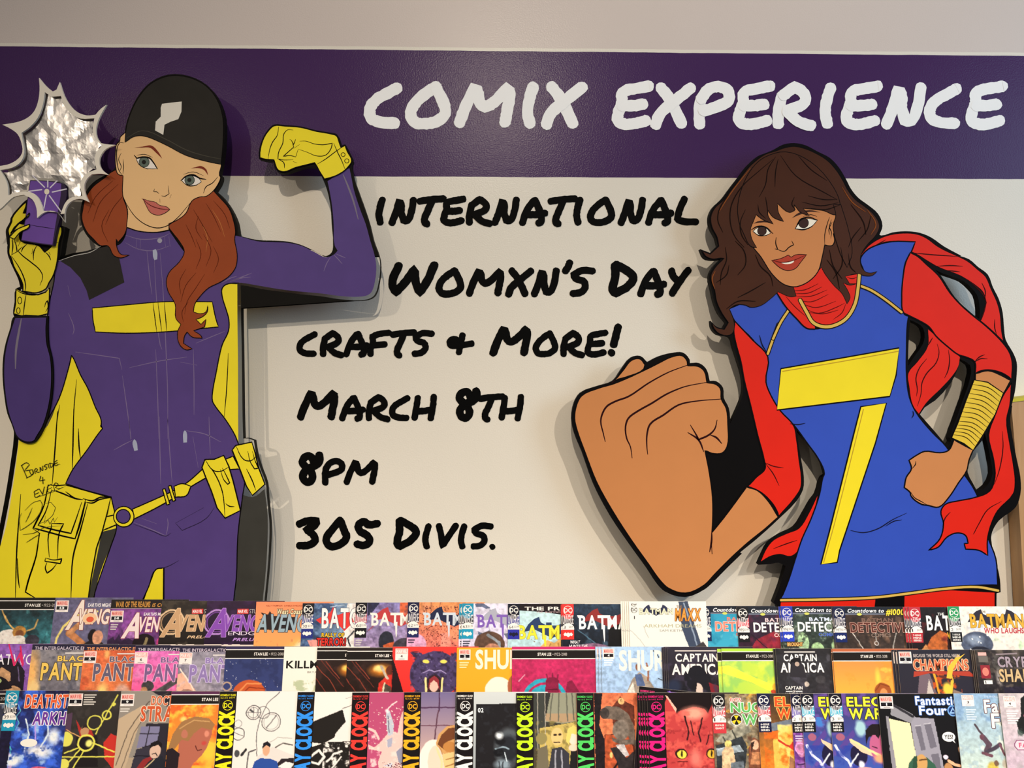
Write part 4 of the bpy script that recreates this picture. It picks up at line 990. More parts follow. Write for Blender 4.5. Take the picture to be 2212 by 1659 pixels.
def prelude(x, y, c, co, lab, title2=None):
    p = [T('A', 2, 16, 45, 78, c, out=co, shear=.35), T('VENGERS', 40, 30, 164, 66, c, out=co, shear=.18), T('PRELUDE', 60, 75 if not title2 else 80, 126, 81 if not title2 else 87, co, shear=.3)]
    if title2: p.append(T(title2, 50, 66, 150, 74, 'e0d0e0', bold=0))
    b(1, x, y, lab, [('g', '2b2420' if not title2 else '2a1730', '1c1614' if not title2 else '20102a'), ('n', '4a4036' if not title2 else '3a2048', .05, .55, .7), ('c', 24, 46, 26, 3.5, co), ('c', 24, 46, 21, 1.5, c), ('p', 'e4d4c8', 0, 94, 166, 95, 166, 112, 0, 112)],
      [('title', multi(*p)), ('studio_box', multi(R_(66, 17, 90, 28, 'c8302c'), T('MARVEL', 67.5, 19, 88.5, 26.5, 'f8ece8'), T('STUDIOS', 92, 18, 126, 27, 'b8b0b0', bold=0)))])
prelude(350, 1298, 'c49a72', 'e0bc94', 'black comic book with tan lettering starting with a ringed A')
prelude(447.8, 1298, '8448ac', 'b888d0', 'dark plum comic book with purple lettering starting with a ringed A', 'ENDGAME')
b(1, 554, 1300, 'orange sunset comic book with grey-blue brush lettering',
  [('g', 'f08c62', 'f4b060'), ('e', 120, 112, 60, 44, 'f2d468', .7), ('e', 112, 108, 34, 30, 'f6ead0', .4), ('p', '241a1c', 8, 60, 22, 42, 8, 38, 20, 34, 10, 22, 26, 28, 30, 20, 38, 30, 90, 34, 80, 62), ('n', 'c86a4c', .2, .66, .7, 0, 80, 166, 112)],
  [('title', multi(T('AVENGERS', 4, 26, 162, 66, '93a8b4', out='20252c', shear=.22), T('West Coast', 46, 15, 100, 27, 'fbe6b8', out='3a2a20', shear=.2))), ('credits', multi(T('KELLY THOMPSON', 22, 7, 56, 10, 'a04428'), T('DANIELE DI NICUOLO', 60, 7, 102, 10, 'a04428')))])
b(1, 654, 1303, 'blue comic book with an angular white title on a red wedge, numbered 30',
  [('h', '40587e', 'a8c4dc'), ('n', '2a3c60', .06, .5, .8, 0, 0, 96, 112), ('n', '7f9cc0', .09, .6, .6), ('p', 'f0e8e4', 96, 0, 166, 0, 166, 112, 88, 112, 90, 60), ('l', 'c0ccdc', 1.5, 60, 8, 90, 4), ('p', 'e89a90', 14, 80, 40, 78, 60, 100, 30, 112), ('l', '222630', 3, 108, 100, 100, 76, 112, 60), ('x', .3)],
  [('title_wedge', Pg('d83430', 30, 36, 60, 20, 66, 8, 76, 26, 100, 16, 112, 40, 92, 60, 76, 44, 40, 44)), ('title', T('BATGIRL', 42, 10, 162, 55, 'f6f0ee', out='343c50', shear=-.05)),
   ('lettering', multi(T('RALLY OF', 44, 64, 92, 73, 'f0c430', out='4a2a10'), T('TERROR!', 34, 75, 96, 92, 'd83028', out='3a0808', ow=1.6))), ('logo_strip', D('101018', '2c3a80', '30', '3.99', '24307c'))])
b(1, 768.6, 1301.5, 'lilac comic book numbered 61 with a white title on a red arch',
  [('g', '7c74a6', 'a48cae'), ('p', '2c2c48', 26, 0, 52, 0, 34, 24, 26, 30), ('e', 105, 10, 10, 22, 'd8633c'), ('n', '5c4a70', .08, .6, .6), ('e', 68, 84, 16, 22, '262834'), ('p', 'c85c34', 62, 92, 84, 84, 84, 112, 64, 112), ('e', 110, 96, 28, 20, '3e3844'), ('l', 'b83848', 1.5, 30, 60, 42, 48), ('s', '3a2a3a', 30, 1.3), ('x', .35)],
  [('title_arch', arch('b4383c', 36, 10, 124, 42)), ('title', bat_title(35, 22, 163, 50, 'efe5dd')), ('logo_strip', D('121016', 'b45660', '61', '3.99', '121016')), ('credits', credits(3, 80, 14))])
b(1, 881, 1301, 'coral-pink speckled comic book numbered 62 with a navy arch behind the title',
  [('g', 'd88a54', 'e0706a'), ('n', 'f09a70', .05, .5, .7), ('s', '5a1f22', 240, 1.6, 26, 8, 112, 100), ('e', 18, 92, 24, 24, 'e0a4c6'), ('p', 'ee9480', 74, 66, 92, 66, 94, 100, 72, 100), ('s', '7a2a2a', 120, 1.4, 40, 50, 90, 100), ('l', '7a4430', 1, 50, 0, 50, 24), ('l', '7a4430', 1, 70, 0, 70, 24), ('x', .3)],
  [('title_arch', arch('1c2340', 40, 9, 122, 44)), ('title', bat_title(36, 22, 163, 50, 'c6ced6')), ('logo_strip', D('161a3c', '20243c', '62', '3.99', '1c2356')), ('credits', credits(3, 80, 14, '4a3a50', 2))])
b(1, 998, 1303.5, 'white comic book numbered 63 with violet title and grey-streaked brown hair',
  [('g', 'dcd6e8', 'cfc6de'), ('p', '5c6480', 28, 0, 46, 0, 62, 10, 52, 12, 44, 8, 30, 8), ('p', '5c6480', 60, 12, 70, 24, 58, 22), ('p', '5c6480', 34, 60, 46, 64, 62, 56, 54, 74, 40, 76), ('p', '6c7088', 90, 66, 112, 60, 98, 78), ('l', '8c8ca0', 1.2, 56, 40, 60, 62), ('e', 60, 88, 32, 28, '5c4236'), ('l', '8a9098', 6, 56, 68, 80, 84, 84, 112), ('e', 66, 102, 18, 16, 'b07a64'), ('x', .3)],
  [('title_arch', arch('a4a4b2', 40, 10, 120, 40)), ('title', bat_title(34, 24, 163, 52, '7a58ac')), ('logo_strip', D('1c86a6', '262a30', '63', '3.99', '1c90b2')), ('credits', credits(3, 80, 16, '4a4a58'))], copies=1, dx=-6, copy_label='white comic book numbered 63')
b(1, 1097, 1304.5, 'pale blue comic book numbered 64 with a yellow title under a black banner',
  [('g', 'bcd8da', 'b0d0d8'), ('p', 'd6a662', 60, 112, 70, 92, 84, 78, 100, 84, 110, 76, 130, 84, 140, 112), ('l', 'a87434', 2, 80, 110, 92, 86), ('l', 'a87434', 2, 112, 110, 108, 84), ('e', 34, 106, 12, 8, 'd89a78'), ('s', '7a6a58', 12, 1.4, 40, 70, 90, 100), ('x', .2)],
  [('banner', multi(Pg('1a1218', 0, 0, 166, 0, 166, 24, 120, 24, 80, 18, 24, 14, 0, 14), T('THE PRICE', 36, 6, 146, 14, 'e8dcd6'), T('OF JUSTICE', 62, 16.5, 118, 20, 'b89a9c'))), ('title_arch', multi(arch('263a60', 34, 28, 122, 46), R_(82, 40, 94, 62, '263a60'))), ('title', bat_title(22, 46, 160, 76, 'e6d83c', out='8a8420', ow=.6)),
   ('logo_strip', D('101224', '34368a', '64', '3.99', '2a2c98'))])
b(1, 1214, 1305, 'dark navy comic book numbered 3 with a red corner strip and a white title',
  [('g', '26364a', '10141c'), ('n', '3c5468', .05, .56, .8), ('l', '4a6a80', 2, 34, 56, 70, 84, 90, 100), ('p', '0c0c10', 100, 40, 166, 30, 166, 112, 96, 112), ('e', 64, 100, 40, 16, '7c5c74'), ('e', 74, 108, 40, 10, 'a86a58'), ('x', .4)],
  [('title_arch', arch('8a2c2c', 44, 9, 120, 42)), ('title', bat_title(36, 24, 163, 54, 'ece8e8')), ('lettering', multi(T('WHAT', 17, 78, 38, 85, 'f4eeee', shear=.3), T('HUNTS THE', 13, 87, 54, 94, 'f4eeee', shear=.3))), ('logo_strip', D('d83432', '3a3436', '3', '4.99', 'd8302c'))], copies=1, dx=-3, copy_label='navy comic book with the red corner strip')
# white stack stands proud of its right neighbour, so the neighbour goes in first
DTC = [('banner', None)]
def detective(x, y, lab, tab, stripe, num, badge, bg, tcol, tout, bcol, ccol, copies=0, dx=-4, copy_label='', extra=()):
    b(1, x, y, lab, bg,
      [('banner', multi(R_(24, 0, 166, 14, '141a26'), T('Countdown to', 31, 4, 110, 12.5, 'f4f0f0', shear=.3), T('#1000', 114, 4.5, 154, 19, 'ecd23c', out='2a1a08', shear=.2, ow=1.2), R_(25, 14, 112, 17, '6a7080'), Dc(56, 16, 5.5, 'c8c860', ry=2.8))),
       ('title', multi(T('BATMAN', 60, 24, 128, 32, bcol), T('DETECTIVE', 34, 33.5, 158, 55, tcol, out=tout, ow=.8), T('COMICS', 78, 57, 120, 65, ccol)))] + list(extra) + [('logo_strip', D(tab, stripe, num, '3.99', badge))], copies=copies, dx=dx, copy_label=copy_label)
detective(1509, 1309, 'turquoise comic book with salmon block title right of the white stack', '141c34', '26304c', '994', '1a2850', [('g', '2a90b0', '40aac8'), ('n', '1f7c9c', .05, .5, .7), ('n', '7cc4cc', .07, .62, .6), ('e', 108, 100, 20, 8, '141820')], 'e4826e', 'f6d6cc', 'e07a68', 'd8604c')
b(1, 1358, 1299, 'white comic book fronting a fanned stack, with orange scrawled word and dark blade',
  [('g', 'f2ece2', 'f0e8de'), ('n', 'dcdcd0', .06, .6, .6, 0, 50, 60, 112), ('l', 'a8a8a0', 1, 0, 60, 20, 80, 34, 100), ('l', 'a8a8a0', 1, 30, 54, 40, 78), ('p', '39445a', 107, 0, 127, 0, 134, 30, 154, 100, 126, 100, 112, 60), ('l', '8a98ac', 3, 118, 4, 132, 50, 144, 100), ('p', '3a3638', 140, 96, 156, 86, 166, 100, 166, 112, 136, 112)],
  [('title_arch', arch('262c48', 27, 7, 62, 24)), ('title', multi(T(B1, 22, 15, 94, 28, 'ded8bc', out='6a6656', ow=.6), T('MAXX', 98, 15, 154, 42, 'e8923a', out='6a3a10', shear=.15), T('THE', 102, 9, 114, 15, '8a6a50'))),
   ('lettering', multi(T('ARKHAM DREAMS', 31, 49, 154, 56, 'aaa480', bold=0), T('SAM KIETH', 64, 60, 112, 65, '8a8a80', bold=0), T('1', 10.4, 31, 12.2, 38, '2a2628'))), ('logo_mark', multi(T('IDW', 5, 5, 17, 9, '2a2628'), Dc(11, 18, 7, '2a2628'), Dc(11, 18, 6.2, 'f2ece2'), T('DC', 5.5, 14.5, 16.5, 21.5, '2a2628')))], copies=4, dx=-4.4, copy_label='white comic book in the fanned stack')
detective(1591, 1311, 'dark maroon comic book with white block title and a black and pink corner strip', '131318', 'd05460', '995', '131318', [('g', '2c2438', '34182a'), ('p', '8c2434', 10, 112, 40, 70, 80, 52, 110, 76, 112, 112), ('p', 'b82c30', 70, 100, 100, 82, 120, 112, 60, 112), ('l', '241420', 2, 30, 60, 80, 108), ('n', '5a2038', .06, .56, .7), ('x', .3)], 'f2ecea', '2a1a28', 'e8c8c8', 'f0d4cc')
detective(1686, 1309.5, 'grey-green comic book with white block title and a bright blue corner strip', '2838a0', '222840', '996', '2840b8', [('g', '34403c', '2c362e'), ('n', '7c8c78', .08, .52, .8), ('e', 44, 78, 12, 22, 'a4c494'), ('e', 74, 92, 14, 14, '9cbc88'), ('e', 116, 86, 12, 18, 'a8c898'), ('n', '28302a', .16, .54, .8), ('x', .4)], 'eceee8', '46504a', 'ccd4e8', '4a64b8', copies=1, dx=-5, copy_label='grey-green comic book with the bright blue strip',
  extra=[('lettering', multi(T('BROUGHT', 9, 78, 42, 86, 'e8c070', out='6a2a10'), T('BATMAN TO', 12, 90, 44, 94, 'e8e0d0')))])
detective(1799, 1311, 'brown murky comic book with outlined block title and a navy corner strip', '121a40', '222638', '997', '14245c', [('g', '33261f', '3a302c'), ('n', '6a5040', .07, .52, .8), ('n', '8a6a50', .05, .62, .5, 80, 50, 166, 112), ('l', 'c8c0b8', 1.8, 38, 56, 58, 90), ('l', 'c8c0b8', 1.8, 132, 56, 122, 92), ('c', 88, 78, 4, 1.5, 'c8c0b8'), ('l', 'c8c0b8', 1.5, 87, 56, 88, 74), ('x', .4)], '5c2e24', 'd0a494', '7a5c50', '8a7468', copies=1, dx=-3, copy_label='brown murky comic book with outlined title')
b(1, 1962, 1311.5, 'black and burnt-orange comic book with spiky white title and a red corner strip',
  [('g', '191114', '1c1214'), ('p', 'b05c2a', 14, 112, 44, 64, 64, 50, 80, 58, 76, 112), ('p', 'd08a50', 0, 112, 30, 80, 44, 112), ('n', '6a1c20', .06, .58, .7), ('p', '2a1614', 78, 60, 84, 112, 74, 112), ('x', .35)],
  [('title', multi(T(B1, 36, 18, 146, 50, 'ecece8', ow=.8, out='2a2022'), T('THE', 62, 12, 76, 18, 'd8d8d4'), T('WHO LAUGHS', 78, 54, 152, 68, 'd8b434'))), ('logo_strip', D('b42c3a', '262c3c', '1', '4.99', 'b43038', badge_txt=('7-ISSUE', 'MINI', 'SERIES')))], copies=2, dx=-6, copy_label='burnt-orange comic book with spiky white title')
b(1, 2046, 1310, 'cream comic book with spiky gold title and a green corner strip',
  [('g', 'f4e9de', 'f0e4d8'), ('n', 'b4d4a4', .05, .56, .8, 70, 55, 166, 112), ('e', 56, 80, 34, 26, '4c5468'), ('e', 52, 72, 24, 14, '8c98ac', .6), ('e', 60, 46, 26, 8, 'c8ccd8', .5), ('p', 'c0c4cc', 4, 70, 26, 62, 26, 76), ('e', 60, 100, 26, 14, '22222e'), ('s', 'f4f4f4', 10, 2, 30, 60, 80, 100), ('x', .25)],
  [('title_arch', arch('2a2430', 40, 6, 120, 40)), ('title', multi(T(B1, 46, 16, 162, 46, 'd8a436', out='6a4a14', ow=.7), T('THE', 72, 9, 82, 14, '8a7a60'), T('WHO LAUGHS', 74, 46, 160, 58, 'b83a44', shear=.1))), ('logo_strip', D('1f8c54', '262c2c', '2', '4.99', '121214', badge_txt=('7-ISSUE', 'MINI', 'SERIES')))])
# ------------------------------------------------------------------ middle tier
b(2, -50, 1391, 'purple comic book with thin white and red lettering over a dark-masked green eye',
  [('g', '8a58aa', '7a4c98'), ('p', '1e1822', 40, 112, 44, 44, 62, 30, 90, 34, 110, 60, 112, 112), ('p', 'bd9068', 40, 112, 40, 66, 60, 50, 80, 62, 82, 80, 60, 86, 60, 104, 90, 90, 104, 96, 112, 112), ('p', '17121a', 40, 80, 60, 70, 72, 76, 88, 96, 50, 104), ('e', 56, 80, 8, 5, 'c8dc90'), ('e', 58, 80, 3, 3, '2a3a18'), ('l', '6a5a80', 2, 94, 50, 100, 80), ('x', .3)],
  [('title', multi(T('CATWOMAN', 30, 22, 180, 45, 'f4eef4', bold=0), Pg('d02860', 67, 0, 70, 0, 86, 40, 94, 18, 96, 18, 102, 40, 92, 4, 95, 4, 106, 44, 103, 50, 94, 28, 87, 48, 84, 48)))])
def panther(x, y, lab, bg, tcol, tout, num, banner='221d34', bcol='bcaebc', dark=True, extra=()):
    b(2, x, y, lab, bg, [('banner', multi(R_(0, 0, 184, 12, banner), T('THE INTERGALACTIC EMPIRE OF', 6, 5, 148, 12, bcol))),
      ('title', multi(T('BLACK', 57, 25, 128, 37, tcol, out=tout, ow=.8), T('PANTHER', 25, 40, 172, 78, tcol, out=tout, ow=1.1)))] + ([('issue_box', M(1, 14, num, dark=dark))] if num else []) + [('credits', credits(72, 18, 40, 'd8d0cc', 1))] + list(extra))
panther(70.5, 1391.5, 'grey stormy comic book with gold block title and an orange glow on its left', [('g', '8a8488', '6a6670'), ('n', '50505c', .06, .5, .7), ('e', 4, 70, 22, 80, 'f0b46a', .7), ('e', 12, 100, 18, 30, 'f6d08c', .6), ('n', 'a8a0a0', .07, .6, .6, 40, 70, 184, 112), ('x', .2)], 'e6c05c', '241a12', None)
panther(182.8, 1393, 'rust-orange comic book numbered 5 with slate block title', [('g', 'd4643c', 'dc7c4a'), ('n', 'b84c30', .05, .5, .7), ('e', 48, 104, 16, 30, 'f8d880', .7), ('e', 50, 20, 8, 14, 'f4b46a', .7), ('e', 90, 104, 20, 24, 'cc9c88', .4), ('x', .2)], '615a70', 'e0c4b4', '5', bcol='d89060')
panther(293, 1394.5, 'pink comic book numbered 6 with slate block title and a dark-clad figure stretching an arm', [('g', 'd06cb4', 'f25c98'), ('n', 'e48cc0', .05, .55, .6), ('l', '4c4a4c', 13, 52, 104, 76, 88, 92, 76), ('e', 34, 88, 13, 12, '3c3a3c'), ('e', 27, 96, 7, 7, 'a87a58'), ('p', '454347', 18, 112, 34, 98, 60, 98, 64, 112), ('x', .3)], '765a86', 'e8b0d4', '6', dark=False)
panther(389, 1396, 'silver-grey comic book numbered 7 with lilac block title', [('g', '8c8694', '9c94a0'), ('n', '6c6678', .05, .5, .7), ('p', 'f2b89c', 0, 60, 12, 56, 44, 100, 46, 112, 0, 112), ('l', 'fbe8d8', 2.5, 4, 48, 30, 84, 48, 112), ('e', 22, 100, 12, 8, 'a87868'), ('n', 'b8aec0', .07, .6, .6), ('x', .2)], '8c76ac', 'd0c0e4', '7', dark=False)
b(2, 488.4, 1396.5, 'navy starry comic book with a black band and a tuft of orange hair',
  [('g', '2f3866', '343e72'), ('s', 'd8dcec', 90, .9), ('n', '252c54', .05, .5, .6), ('c', 8, 86, 9, 3, 'b89a84'), ('e', 56, 100, 34, 28, 'c4562c'), ('l', 'e08a50', 3, 36, 96, 50, 80, 80, 80), ('l', '8a3018', 2, 40, 104, 56, 88, 90, 92), ('e', 46, 108, 20, 8, 'e0a078')], [('banner', Sb(2, '30284c', 61, 124))])
b(2, 614.5, 1397, 'cream comic book with spaced black capitals and a faint green smudge',
  [('g', 'f0e8dc', 'e8e2d4'), ('n', 'a8b48c', .09, .48, .8, 24, 72, 76, 112), ('l', 'e8ece0', 2, 52, 76, 64, 104)], [('title', T('KILLMONGER', 6, 30, 164, 47, '16120e', ow=.4)), ('credits', T('BRYAN HILL', 52, 53, 96, 57, '5a544c', bold=0))])
GUN = [('g', '2a1c18', '20120f'), ('n', '3a2420', .06, .55, .7), ('l', '8a3a2a', 1.6, 0, 40, 30, 70, 46, 96), ('l', '8a3a2a', 1.6, 20, 30, 50, 66), ('l', '7a3024', 1.6, 0, 66, 26, 100), ('l', '6a2c22', 1.4, 10, 28, 60, 84)]
b(2, 685.5, 1399, 'dark brown black-banded comic book with a sliver of orange fire beside the spaced-capitals cover',
  GUN + [('e', 72, 48, 30, 18, 'f08c28', .8), ('e', 66, 44, 14, 9, 'fbd86a', .6)], [('banner', Sb(2, '241a18', 60, 124))])
b(2, 750.5, 1400, 'dark brown black-banded comic book with orange muzzle fire beside the red cat cover',
  GUN + [('e', 74, 48, 34, 18, 'f08c28', .8), ('e', 70, 44, 16, 10, 'fbe08a', .6), ('p', 'c43028', 66, 112, 70, 76, 84, 62, 100, 50, 104, 112), ('e', 94, 48, 10, 10, '5a2a1c'), ('l', 'b8a898', 5, 74, 40, 88, 66), ('p', '4a4038', 74, 112, 80, 74, 96, 84, 100, 112), ('l', 'd8c8a8', 3, 82, 76, 78, 104), ('x', .2)], [('banner', Sb(2, '241a18', 60, 124))])
b(2, 848.5, 1397, 'bright red comic book numbered 4 with a roaring dark violet cat head',
  [('g', 'dc3630', 'd42c28'), ('p', '1c1014', 0, 20, 30, 112, 0, 112), ('p', '41345a', 36, 12, 62, 14, 76, 30, 60, 34), ('p', '41345a', 112, 30, 134, 12, 140, 16, 132, 40), ('e', 92, 60, 54, 50, '453860'), ('n', '2a2038', .14, .5, .8, 40, 10, 144, 112), ('n', '8474a8', .2, .62, .5, 40, 10, 144, 112), ('e', 72, 32, 7, 4, 'f0d860'), ('e', 110, 32, 7, 4, 'f0d860'), ('l', '9a8ab8', 2, 66, 56, 80, 50, 90, 54, 104, 50, 116, 58), ('e', 90, 84, 18, 24, '2a1c26'), ('e', 90, 84, 10, 14, 'e4b4a4'), ('p', '8a2c34', 78, 96, 80, 70, 90, 62, 100, 70, 102, 96, 97, 78, 90, 72, 83, 78), ('l', 'ecd890', 4, 72, 68, 74, 96), ('l', 'ecd890', 4, 108, 68, 106, 96)],
  [('issue_box', M(6, 4, '4', dark=False))])
b(2, 987, 1399, 'amber comic book numbered 2 with tall cream lettering and a pale disc',
  [('g', 'f6aa2a', 'f4a626'), ('e', 90, 92, 29, 29, 'f4e8d6'), ('e', 120, 84, 11, 24, 'a05a3c')], [('title', T('SHURI', 40, 4, 146, 47, 'f6e8d4')), ('issue_box', M(5, 4, '2', sc=.9)), ('credits', credits(6, 31, 20, 'f4dca4'))])
b(2, 1106, 1397, 'magenta comic book with a black band and a teal half circle',
  [('g', 'bc2a5c', 'b02654'), ('n', '982048', .07, .58, .6), ('e', 70, 116, 48, 48, '2c9cb4'), ('c', 70, 116, 37, 5, 'b02654'), ('p', '7c1c3c', 70, 112, 72, 72, 80, 66, 92, 66, 100, 72, 100, 112), ('p', '7c1c3c', 112, 112, 118, 76, 128, 72, 148, 104, 156, 112), ('l', '7c1c3c', 3, 76, 72, 74, 60), ('l', '7c1c3c', 3, 86, 70, 87, 58), ('l', '7c1c3c', 3, 96, 72, 99, 60), ('l', '4a1024', 2, 76, 92, 96, 92), ('l', 'd8a8b8', 1.5, 14, 74, 28, 60), ('x', .2)],
  [('banner', Sb(2, 'c02c64', 55, 118))])
b(2, 1299, 1397, 'light blue comic book numbered 4 with tall cream lettering, fronting a small stack',
  [('g', 'a2bede', '9cb8da'), ('p', '9a8a7c', 46, 112, 64, 70, 80, 54, 96, 64, 112, 90, 112, 112), ('p', '4c5c80', 70, 60, 84, 58, 92, 84, 74, 84), ('e', 78, 44, 6, 8, '8a5a44'), ('l', '8a5a44', 4, 98, 72, 100, 50, 96, 36), ('p', 'd8d0c4', 52, 100, 66, 76, 70, 100), ('l', '2a2c34', 2, 112, 8, 124, 24), ('l', '2a2c34', 1.6, 120, 68, 128, 72), ('x', .25)],
  [('title', T('SHURI', 37, 7, 146, 52, 'efe6da')), ('issue_box', M(3, 4, '4', sc=.9)), ('credits', credits(5, 28, 20, 'dce6f0'))], copies=2, dx=-6.5, copy_label='light blue comic book numbered 4')
b(2, 1441, 1397.5, 'charcoal comic book with cream capitals over a bowed hood, fronting a stack',
  [('g', '2c2834', '1a141c'), ('e', 62, 70, 28, 26, '14131c'), ('l', '4a4c60', 2, 50, 52, 60, 76), ('p', '16151e', 20, 112, 34, 74, 62, 48, 90, 72, 100, 112), ('e', 62, 92, 11, 15, 'd8bcae'), ('p', '15131a', 48, 112, 50, 84, 62, 66, 60, 84, 54, 112), ('p', '7a1c28', 86, 76, 108, 84, 112, 112, 92, 112), ('n', '3c3448', .08, .56, .7), ('e', 12, 84, 20, 20, '232a40', .5)],
  [('credits', credits(16, 7, 90, 'c8beb8', 1)), ('title', multi(T('CAPTAIN', 17, 14, 108, 32, 'f3e7df'), T('AMERICA', 8, 36, 122, 60, 'f3e7df'))), ('hood', multi(Pg('14131c', 40, 62, 46, 46, 56, 40, 68, 40, 78, 48, 84, 62)))], copies=3, dx=-4, copy_label='charcoal comic book with cream capitals')
b(2, 1558, 1401, 'lime green and yellow comic book with a black band', [('h', 'a4cc54', 'e0da3a'), ('n', '8cc060', .04, .52, .8), ('p', 'ecdc44', 0, 38, 14, 36, 60, 58, 120, 84, 110, 96, 60, 72, 0, 52), ('n', 'd8e050', .05, .6, .6), ('p', 'b8442c', 100, 90, 112, 84, 116, 100, 104, 100), ('e', 112, 82, 8, 8, 'd8a838')],
  [('banner', Sb(2, 'a8d040', 52, 110))], copies=1, dx=-9, copy_label='lime green comic book')
b(2, 1675, 1401, 'black comic book with white capitals over two capped men in dark coats',
  [('g', '252326', '2a2a30'), ('n', '38383e', .06, .56, .7), ('p', '34323a', 26, 96, 32, 44, 44, 28, 60, 40, 64, 70, 60, 112), ('l', '3c3a44', 12, 34, 60, 56, 76), ('e', 42, 30, 12, 9, '121014'), ('e', 62, 76, 5, 5, 'c8b8ac'), ('e', 92, 66, 11, 9, '3a383c'), ('p', '302e34', 74, 112, 80, 80, 92, 74, 108, 82, 114, 112), ('e', 112, 20, 6, 10, '4a4850', .5), ('x', .3)],
  [('credits', credits(18, 6, 66, 'd0c8c4', 1)), ('title', multi(T('CAPTAIN', 16, 12, 87, 27, 'f3ece8'), T('AMERICA', 8, 30, 101, 51, 'f3ece8'))), ('coat_figure', multi(Pg('2a282e', 27, 60, 30, 34, 38, 24, 50, 26, 58, 36, 62, 62), Dc(43, 25, 10, '141216', ry=6), Dc(44, 33, 5, 'b09a8c', ry=5))), ('lettering', multi(T('CAPTAIN', 15, 80, 52, 87, 'f3ece8'), T('NOTHING', 15, 94, 52, 101, 'f3ece8'), R_(16, 90, 30, 92, 'f3ece8'), R_(37, 90, 51, 92, 'f3ece8'), T('OF', 31, 89, 36, 93, 'f3ece8')))], copies=1, dx=-5, copy_label='black comic book with the two capped men')
b(2, 1798, 1401.5, 'amber flame-coloured comic book with a black band and a swirl of brown hair', [('g', 'd07c44', 'f0b040'), ('n', 'e08c34', .05, .5, .8), ('n', 'f6d058', .05, .6, .7, 0, 40, 184, 112), ('e', 92, 62, 8, 26, 'f4d050', .8), ('e', 100, 92, 18, 20, '9c5026'), ('l', '7a3818', 2, 84, 90, 96, 74, 114, 80), ('e', 102, 94, 8, 10, 'd88c54')],
  [('banner', Sb(2, 'b4603c', 59, 116))], copies=1, dx=-3, copy_label='amber flame-coloured comic book')
b(2, 1937, 1403.5, 'dark slate comic book numbered 2 with a glowing orange shield-shaped title',
  [('g', '24232e', '2a2834'), ('p', '6c5c66', 34, 104, 46, 34, 66, 52, 80, 112, 36, 112), ('p', 'c0b4ac', 52, 104, 62, 62, 72, 100), ('n', 'c8501e', .1, .48, .9, 70, 44, 130, 112), ('l', 'f6c040', 6, 104, 100, 112, 66, 108, 44, 130, 14), ('e', 100, 84, 12, 18, 'f6d048', .5), ('l', 'f0a030', 4, 82, 104, 78, 70, 74, 46), ('p', '8a7468', 112, 84, 150, 100, 140, 112, 108, 112), ('l', '5a2c24', 5, 86, 56, 110, 62)],
  [('title', multi(T('CHAMPIONS', 32, 20, 150, 44, 'c4603e', out='ecc8a0'), Pg('a83c2c', 32, 46, 150, 46, 164, 58, 120, 54, 64, 50, 30, 58), T('BECAUSE THE WORLD STILL NEEDS', 34, 9, 134, 16, 'b0a4a0'))), ('flame', Pg('f4bc40', 100, 60, 106, 36, 120, 22, 146, 8, 128, 24, 116, 42, 110, 62)), ('issue_box', M(3, 4, '2'))], copies=2, dx=-6, copy_label='dark slate comic book numbered 2')
b(2, 2105, 1404, 'murky brown-grey comic book with mauve and tan block lettering',
  [('g', '39332e', '201c24'), ('n', '5a5048', .09, .5, .8), ('e', 46, 26, 12, 16, '4c4844'), ('e', 46, 58, 9, 22, 'a49a94', .6), ('n', '2a2428', .12, .55, .8), ('p', '2a2434', 54, 78, 166, 78, 166, 112, 50, 112), ('x', .4)],
  [('title', multi(T('CRYPT OF', 46, 14, 164, 37, 'a0909a', out='2a2226'), T('SHADOWS', 46, 40, 180, 68, 'c8aa7c', out='2a2018'), Pg('8a7c80', 44, 8, 90, 6, 90, 9, 44, 11))), ('issue_box', multi(R_(6, 5, 24, 12, 'e8a8a0'), R_(6, 13, 26, 26, '6a645e'), R_(8, 32, 28, 60, '8a2832'), R_(12, 64, 30, 72, 'f0e8e0'), T('1', 15, 65, 16.6, 71, '2a2226'), Dc(18, 46, 7, 'd07a6c', ry=9)))], copies=2, dx=-4, copy_label='murky brown-grey comic book')
